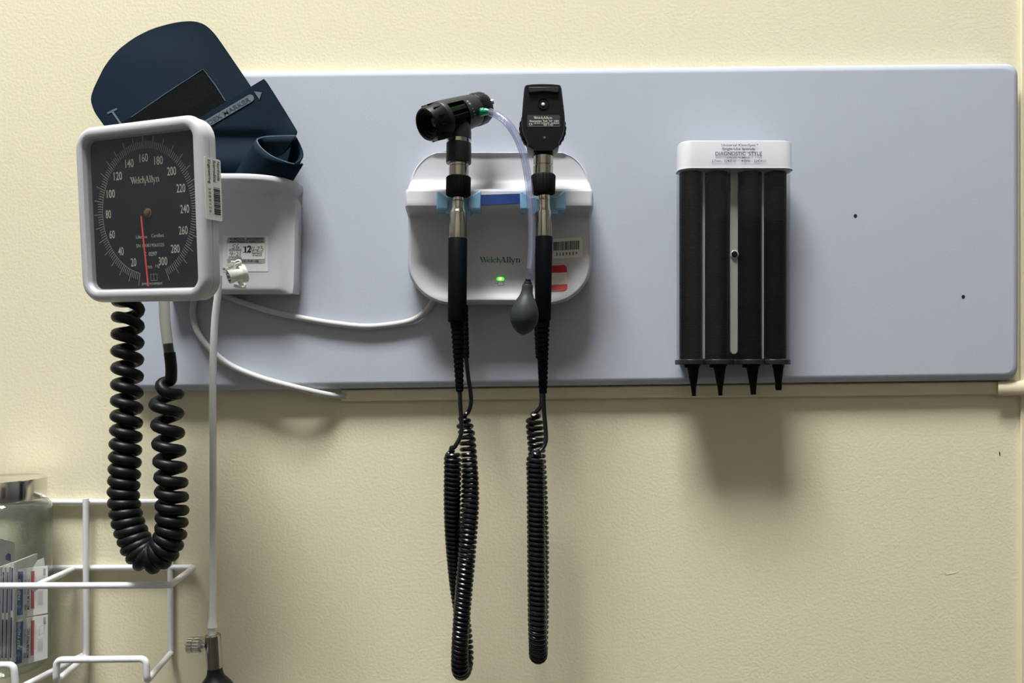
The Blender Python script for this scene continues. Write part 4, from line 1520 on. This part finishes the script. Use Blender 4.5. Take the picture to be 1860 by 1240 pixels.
for i in range(nn + 1):
    x = xa + (xb - xa) * i / nn
    bul = max(math.sqrt(max(0, 1 - ((x - c) / 0.0155) ** 2)) for c in cent)
    edge_ = math.sqrt(max(0.02, 1 - max(0, (abs(x - (xa + xb) / 2) - (xb - xa) / 2 + 0.008) / 0.008) ** 2))
    outp.append((x, -(0.0490 + 0.0125 * bul * edge_)))
outp += [(xb, -0.0300), (xa, -0.0300)]
b.loft([[Vector((x, y, zof(661.5))) for x, y in outp], [Vector((x, y, zof(652.5))) for x, y in outp]], 'specplate', smooth=False)
b.build('base_plate', sd, bevel=0.0008)

lab = ['leftmost stack of nested black specula inside the clear dispenser', 'second stack from the left of nested black specula, left of the grey centre rib', 'third stack of nested black specula, right of the grey centre rib', 'rightmost stack of nested black specula inside the clear dispenser']
tipl = ['leftmost black speculum tip under the dispenser, long with a narrow end', 'second black speculum tip from the left under the dispenser, narrow ended', 'third black speculum tip from the left, wide ended, right of the dispenser middle', 'rightmost and shortest black speculum tip under the dispenser']
ST = None
for i, x in enumerate((1259, 1307.3, 1368.2, 1415)):
    if ST is None:
        b = MB()
        z0, z1 = zof(651), zof(309)
        n = 118
        prof = [(0, 0.0114)]
        h = (z1 - z0) / n
        for k_ in range(n):
            t = k_ * h
            r = 0.0114 if k_ % 40 != 7 else 0.0116
            prof += [(t + 0.05 * h, r), (t + 0.72 * h, r), (t + 0.76 * h, r - 0.0005), (t + 0.98 * h, r - 0.0005)]
        q = P(x, 651, DD)
        b.lathe((q.x, -0.0440, z0), (0, 0, 1), prof, 'specula', 32)
        ST = b.build('speculum_stack')
        st = ST
        ST_x = q.x
    else:
        st = ST.copy()
        C.objects.link(st)
        st.location.x = ST.location.x + (P(x, 651, DD).x - ST_x)
    tag(st, lab[i], 'specula', 'stacks of specula in the dispenser', 'stuff')
for i, (x, xe, r0, r1, y1_, w1) in enumerate(((1258.5, 1260.5, 11, 3.6, 719, 0), (1307, 1308.5, 11, 3.6, 718, 0), (1367, 1368.3, 11, 4.6, 716.5, 0), (1413.5, 1414.3, 9.6, 4.9, 708.5, 0))):
    dd_ = 0.0460
    t = thing('speculum', P(x, 719, dd_), tipl[i], 'speculum', 'specula poking out below the dispenser')
    b = MB()
    fl = 14 if i < 3 else 10
    prof = [(661.2, fl), (664 if i < 3 else 662, fl), (664.2 if i < 3 else 662.2, r0 + 1.5), (670, r0 - 0.6), (680, r0 * 0.80), (692, r0 * 0.64), (704, (r1 + 1.0)), (y1_, r1)]
    vlathe(b, x, 661.2, xe, y1_, prof, 'specula', d=dd_, segs=32)
    b.build('cone', t)
    if i < 3:
        b = MB()
        p, q = P(x - 17, 667.5, dd_), P(x - 9, 661.7, dd_)
        b.box((p.x, -dd_ - 0.005, p.z), (q.x, -dd_ + 0.004, q.z), 'specula')
        b.build('lug', t, bevel=0.0005)

# ------------------------------------------------------------------ white wire rack
rk = thing('wire_rack', P(156, 1190, 0.004), 'white coated wire rack fixed to the cream wall at the lower left', 'rack')
WR = 0.0032
b = MB()


def wires(b, *paths):
    for pth in paths:
        b.tube([P(*q) for q in pth], WR, 'rack', 14)


def soft(pts, r=0.3):
    """round the corners of a polyline"""
    out = [pts[0]]
    for i in range(1, len(pts) - 1):
        a, c, e_ = [Vector(p) for p in (pts[i - 1], pts[i], pts[i + 1])]
        A, E_ = P(*a), P(*e_)
        Cc = P(*c)
        ra = min(0.006 / (A - Cc).length, 0.45)
        re = min(0.006 / (E_ - Cc).length, 0.45)
        s, w = c.lerp(a, ra), c.lerp(e_, re)
        for k_ in range(7):
            t = k_ / 6
            out.append(tuple(s * (1 - t) ** 2 + c * 2 * t * (1 - t) + w * t * t))
    out.append(pts[-1])
    return out


wires(b, soft([(-260, 912, .0045), (309, 911, .0045), (310.5, 1186, .0045)]), soft([(156, 905, .0105), (156.5, 1192, .0105)]), soft([(-260, 1033, .0045), (345, 1030, .0045)]))
b.build('back_frame', rk)
FD = 0.1015
b = MB()
wires(b, soft([(345, 1030, .0045), (352, 1030.5, .0065), (309, 1062.5, FD), (-300, 1065, FD)]))
b.build('front_rail', rk)
b = MB()
wires(b, soft([(131, 1034, .0108), (74, 1060, FD - .008), (60, 1069, FD - 0.0068)]))
b.build('divider_wire', rk)
for pth in ([(310.5, 1186, .0045), (267, 1236, FD), (265, 1196, FD), (103, 1198, FD), (102, 1237, FD), (156, 1192, .0105)],
            [(150, 1190, .0105), (29, 1253, FD), (25, 1207, FD), (-170, 1209, FD), (-172, 1252, FD), (-120, 1200, .0105)]):
    b = MB()
    wires(b, soft(pth))
    b.build('shelf_loop', rk)
# ------------------------------------------------------------------ glass jar in the rack
JC = P(8, 1225, 0.0525)
JR = 0.0435


def jz(y):
    return P(0, y, 0.0525).z


jr = thing('glass_jar', (JC.x, JC.y, jz(1212)), 'clear glass jar with chrome lid standing in the left bay of the wire rack', 'jar')
b = MB()
jp = [(1211, 0.030), (1211, 0.036), (1208, 0.040), (1203, 0.0424), (1195, JR), (932, JR), (922, 0.0430), (914, 0.0408), (910, 0.0388), (908, 0.0375), (904, 0.0370)]
z0 = jz(1211)
b.lathe((JC.x, JC.y, z0), (0, 0, 1), [(jz(y) - z0, r) for y, r in jp], 'glass', 72, cap0=False, cap1=False)
b.lathe((JC.x, JC.y, z0), (0, 0, 1), [(jz(y) - z0, r - 0.0022) for y, r in jp[2:]], 'glass', 72, cap0=False, cap1=False)
b.lathe((JC.x, JC.y, jz(1207)), (0, 0, 1), [(0, 0.037), (0.003, 0.034), (0.004, 0.010)], 'glass', 48, cap0=False)
b.build('glass_body', jr)
b = MB()
b.lathe((JC.x, JC.y, jz(905)), (0, 0, 1), [(0, 0.0340), (0, 0.0379), (0.0008, 0.0382), (jz(868) - jz(905) - 0.0008, 0.0382), (jz(868) - jz(905), 0.0377), (jz(868) - jz(905) + 0.0004, 0.036)], 'steel', 96)
b.build('lid', jr)


# ------------------------------------------------------------------ prep pad packets in the jar
def packet_print(b, at, m_bar='packblue'):
    """printing of one pad; at(u, v, o): u 0..1 left to right, v 0..1 bottom to top"""
    def rect(u0, v0, u1, v1, m_, o=0.0003):
        b.poly([at(u0, v0, o), at(u1, v0, o), at(u1, v1, o), at(u0, v1, o)], m_)
    ux = at(1, 0, 0) - at(0, 0, 0)
    uy = at(0, 1, 0) - at(0, 0, 0)
    Wd, Ht = ux.length, uy.length

    def vtext(s, u, v, ln, h, m_, o=0.0005, bold=0.01):
        b.text(s, at(u, v, o), uy, -ux, ln * Ht, h * Wd, m_, bold)
    rect(0.04, 0.06, 0.27, 0.95, m_bar)
    vtext('PREP PAD', 0.16, 0.58, 0.42, 0.075, 'sticker', bold=0.02)
    # the maker's small mark
    for q_ in (((0.10, 0.24), (0.22, 0.24)), ((0.16, 0.14), (0.16, 0.32)), ((0.12, 0.20), (0.12, 0.28)), ((0.20, 0.20), (0.20, 0.28))):
        b.strip([at(*q_[0], 0.0005), at(*q_[1], 0.0005)], 0.0005, 'packteal', ux.cross(uy).normalized())
    vtext('ANTISEPTIC', 0.33, 0.62, 0.30, 0.045, 'inkgrey')
    rect(0.315, 0.14, 0.375, 0.26, 'packgrey')
    vtext('MEDIUM PREP PAD', 0.43, 0.46, 0.62, 0.07, 'ink', bold=0.01)
    rect(0.50, 0.16, 0.60, 0.93, 'packred')
    for kk in range(2):
        vtext('Isopropyl Alcohol', 0.64 + 0.04 * kk, 0.55 - 0.1 * kk, 0.50, 0.02, 'inkgrey')
    for kk in range(5):
        b.strip([at(0.72 + 0.03 * kk, 0.20, 0.0004), at(0.72 + 0.03 * kk, 0.50, 0.0004)], 0.0003, 'packgrey', ux.cross(uy).normalized())
    q_ = [(0.73, 0.58), (0.88, 0.60), (0.90, 0.78), (0.75, 0.76), (0.73, 0.58)]
    for a_, c_ in zip(q_, q_[1:]):
        b.strip([at(*a_, 0.0004), at(*c_, 0.0004)], 0.0003, 'packgrey', ux.cross(uy).normalized())
    rect(0.86, 0.82, 0.93, 0.96, 'packgrey')


def packet(name_b, p00, p10, p11, p01, th):
    """flat sachet from four corners, th thick"""
    n = (p10 - p00).cross(p01 - p00).normalized()
    name_b.loft([[p00 - n * th, p10 - n * th, p11 - n * th, p01 - n * th], [p00, p10, p11, p01]], 'paper', smooth=False)
    return n


ps = thing('prep_pad_strip', P(55, 1212, 0.07), 'foremost strip of two white prep pads with blue and red print inside the glass jar', 'pads')
dl, dr = 0.0800, 0.0610
for (ya0, yb0, ya1, yb1) in ((1034, 1124, 1028, 1113), (1126, 1213, 1116, 1195)):
    p01, p00, p11, p10 = P(25, ya0, dl), P(22 if ya0 > 1100 else 24, yb0, dl), P(87, ya1, dr), P(86.5, yb1, dr)
    b = MB()
    n = packet(b, p00, p10, p11, p01, 0.0012)

    def at(u, v, o, p00=p00, p10=p10, p11=p11, p01=p01, n=n):
        return (p00 * (1 - u) + p10 * u) * (1 - v) + (p01 * (1 - u) + p11 * u) * v + n * o
    packet_print(b, at)
    b.build('pad', ps)
edge_l = ['white prep pad packet seen edge-on directly left of the foremost strip in the jar', 'second white prep pad packet seen edge-on left of the foremost strip', 'third white prep pad packet seen edge-on left of the foremost strip', 'leftmost prep pad packet seen edge-on, cut by the photo edge']
for i, (xt, xb_) in enumerate(((20.5, 17), (12, 8.5), (4.5, 1.5), (-4, -7))):
    yt = 1030 + (0 if i else -8)
    df, db_ = 0.0835, 0.052
    b = MB()
    dx = 0.004 + 0.001 * i
    p01, p00 = P(xt, yt, df), P(xb_, 1205, df)
    p11, p10 = P(xt, yt, df) + Vector((dx, df - db_, 0.002)), P(xb_, 1205, df) + Vector((dx, df - db_, 0.002))
    th = 0.0026
    n = Vector((-1, 0, 0))
    m_ = b.mi('paper')
    b.loft([[p00, p10, p11, p01], [p + Vector((th, 0, 0)) for p in (p00, p10, p11, p01)]], 'paper', smooth=False)
    for (v0, v1) in ((0.06, 0.46), (0.53, 0.95)):
        a_, c_ = p00.lerp(p01, v0), p00.lerp(p01, v1)
        o_ = Vector((0.0006, -0.0003, 0))
        w2 = Vector((0.0014, 0, 0))
        b.poly([a_ + o_, a_ + o_ + w2, c_ + o_ + w2, c_ + o_], 'packviolet')
    tag(b.build('prep_pad_packet'), edge_l[i], 'packet', 'edge-on packets in the jar')
for i, (pts, lb) in enumerate((([(-12, 1030, .060), (27, 1040, .050), (27, 985, .044), (-10, 975, .052)], 'pale packet leaning at the back of the jar with a blue patch'),
                               ([(24, 1046, .072), (82, 1030, .052), (80, 1012, .047), (36, 1030, .062)], 'crumpled white packet lying on top of the pads in the jar'))):
    b = MB()
    q = [P(*p) for p in pts]
    n = packet(b, q[0], q[1], q[2], q[3], 0.0012)
    if i == 0:
        c = [q[0].lerp(q[1], 0.55).lerp(q[3].lerp(q[2], 0.55), 0.35), q[0].lerp(q[1], 0.80).lerp(q[3].lerp(q[2], 0.80), 0.35), q[0].lerp(q[1], 0.80).lerp(q[3].lerp(q[2], 0.80), 0.58), q[0].lerp(q[1], 0.55).lerp(q[3].lerp(q[2], 0.55), 0.58)]
        b.poly([p + n * 0.0004 for p in c], 'packblue')
    tag(b.build('prep_pad_packet'), lb, 'packet', 'packets at the back of the jar')
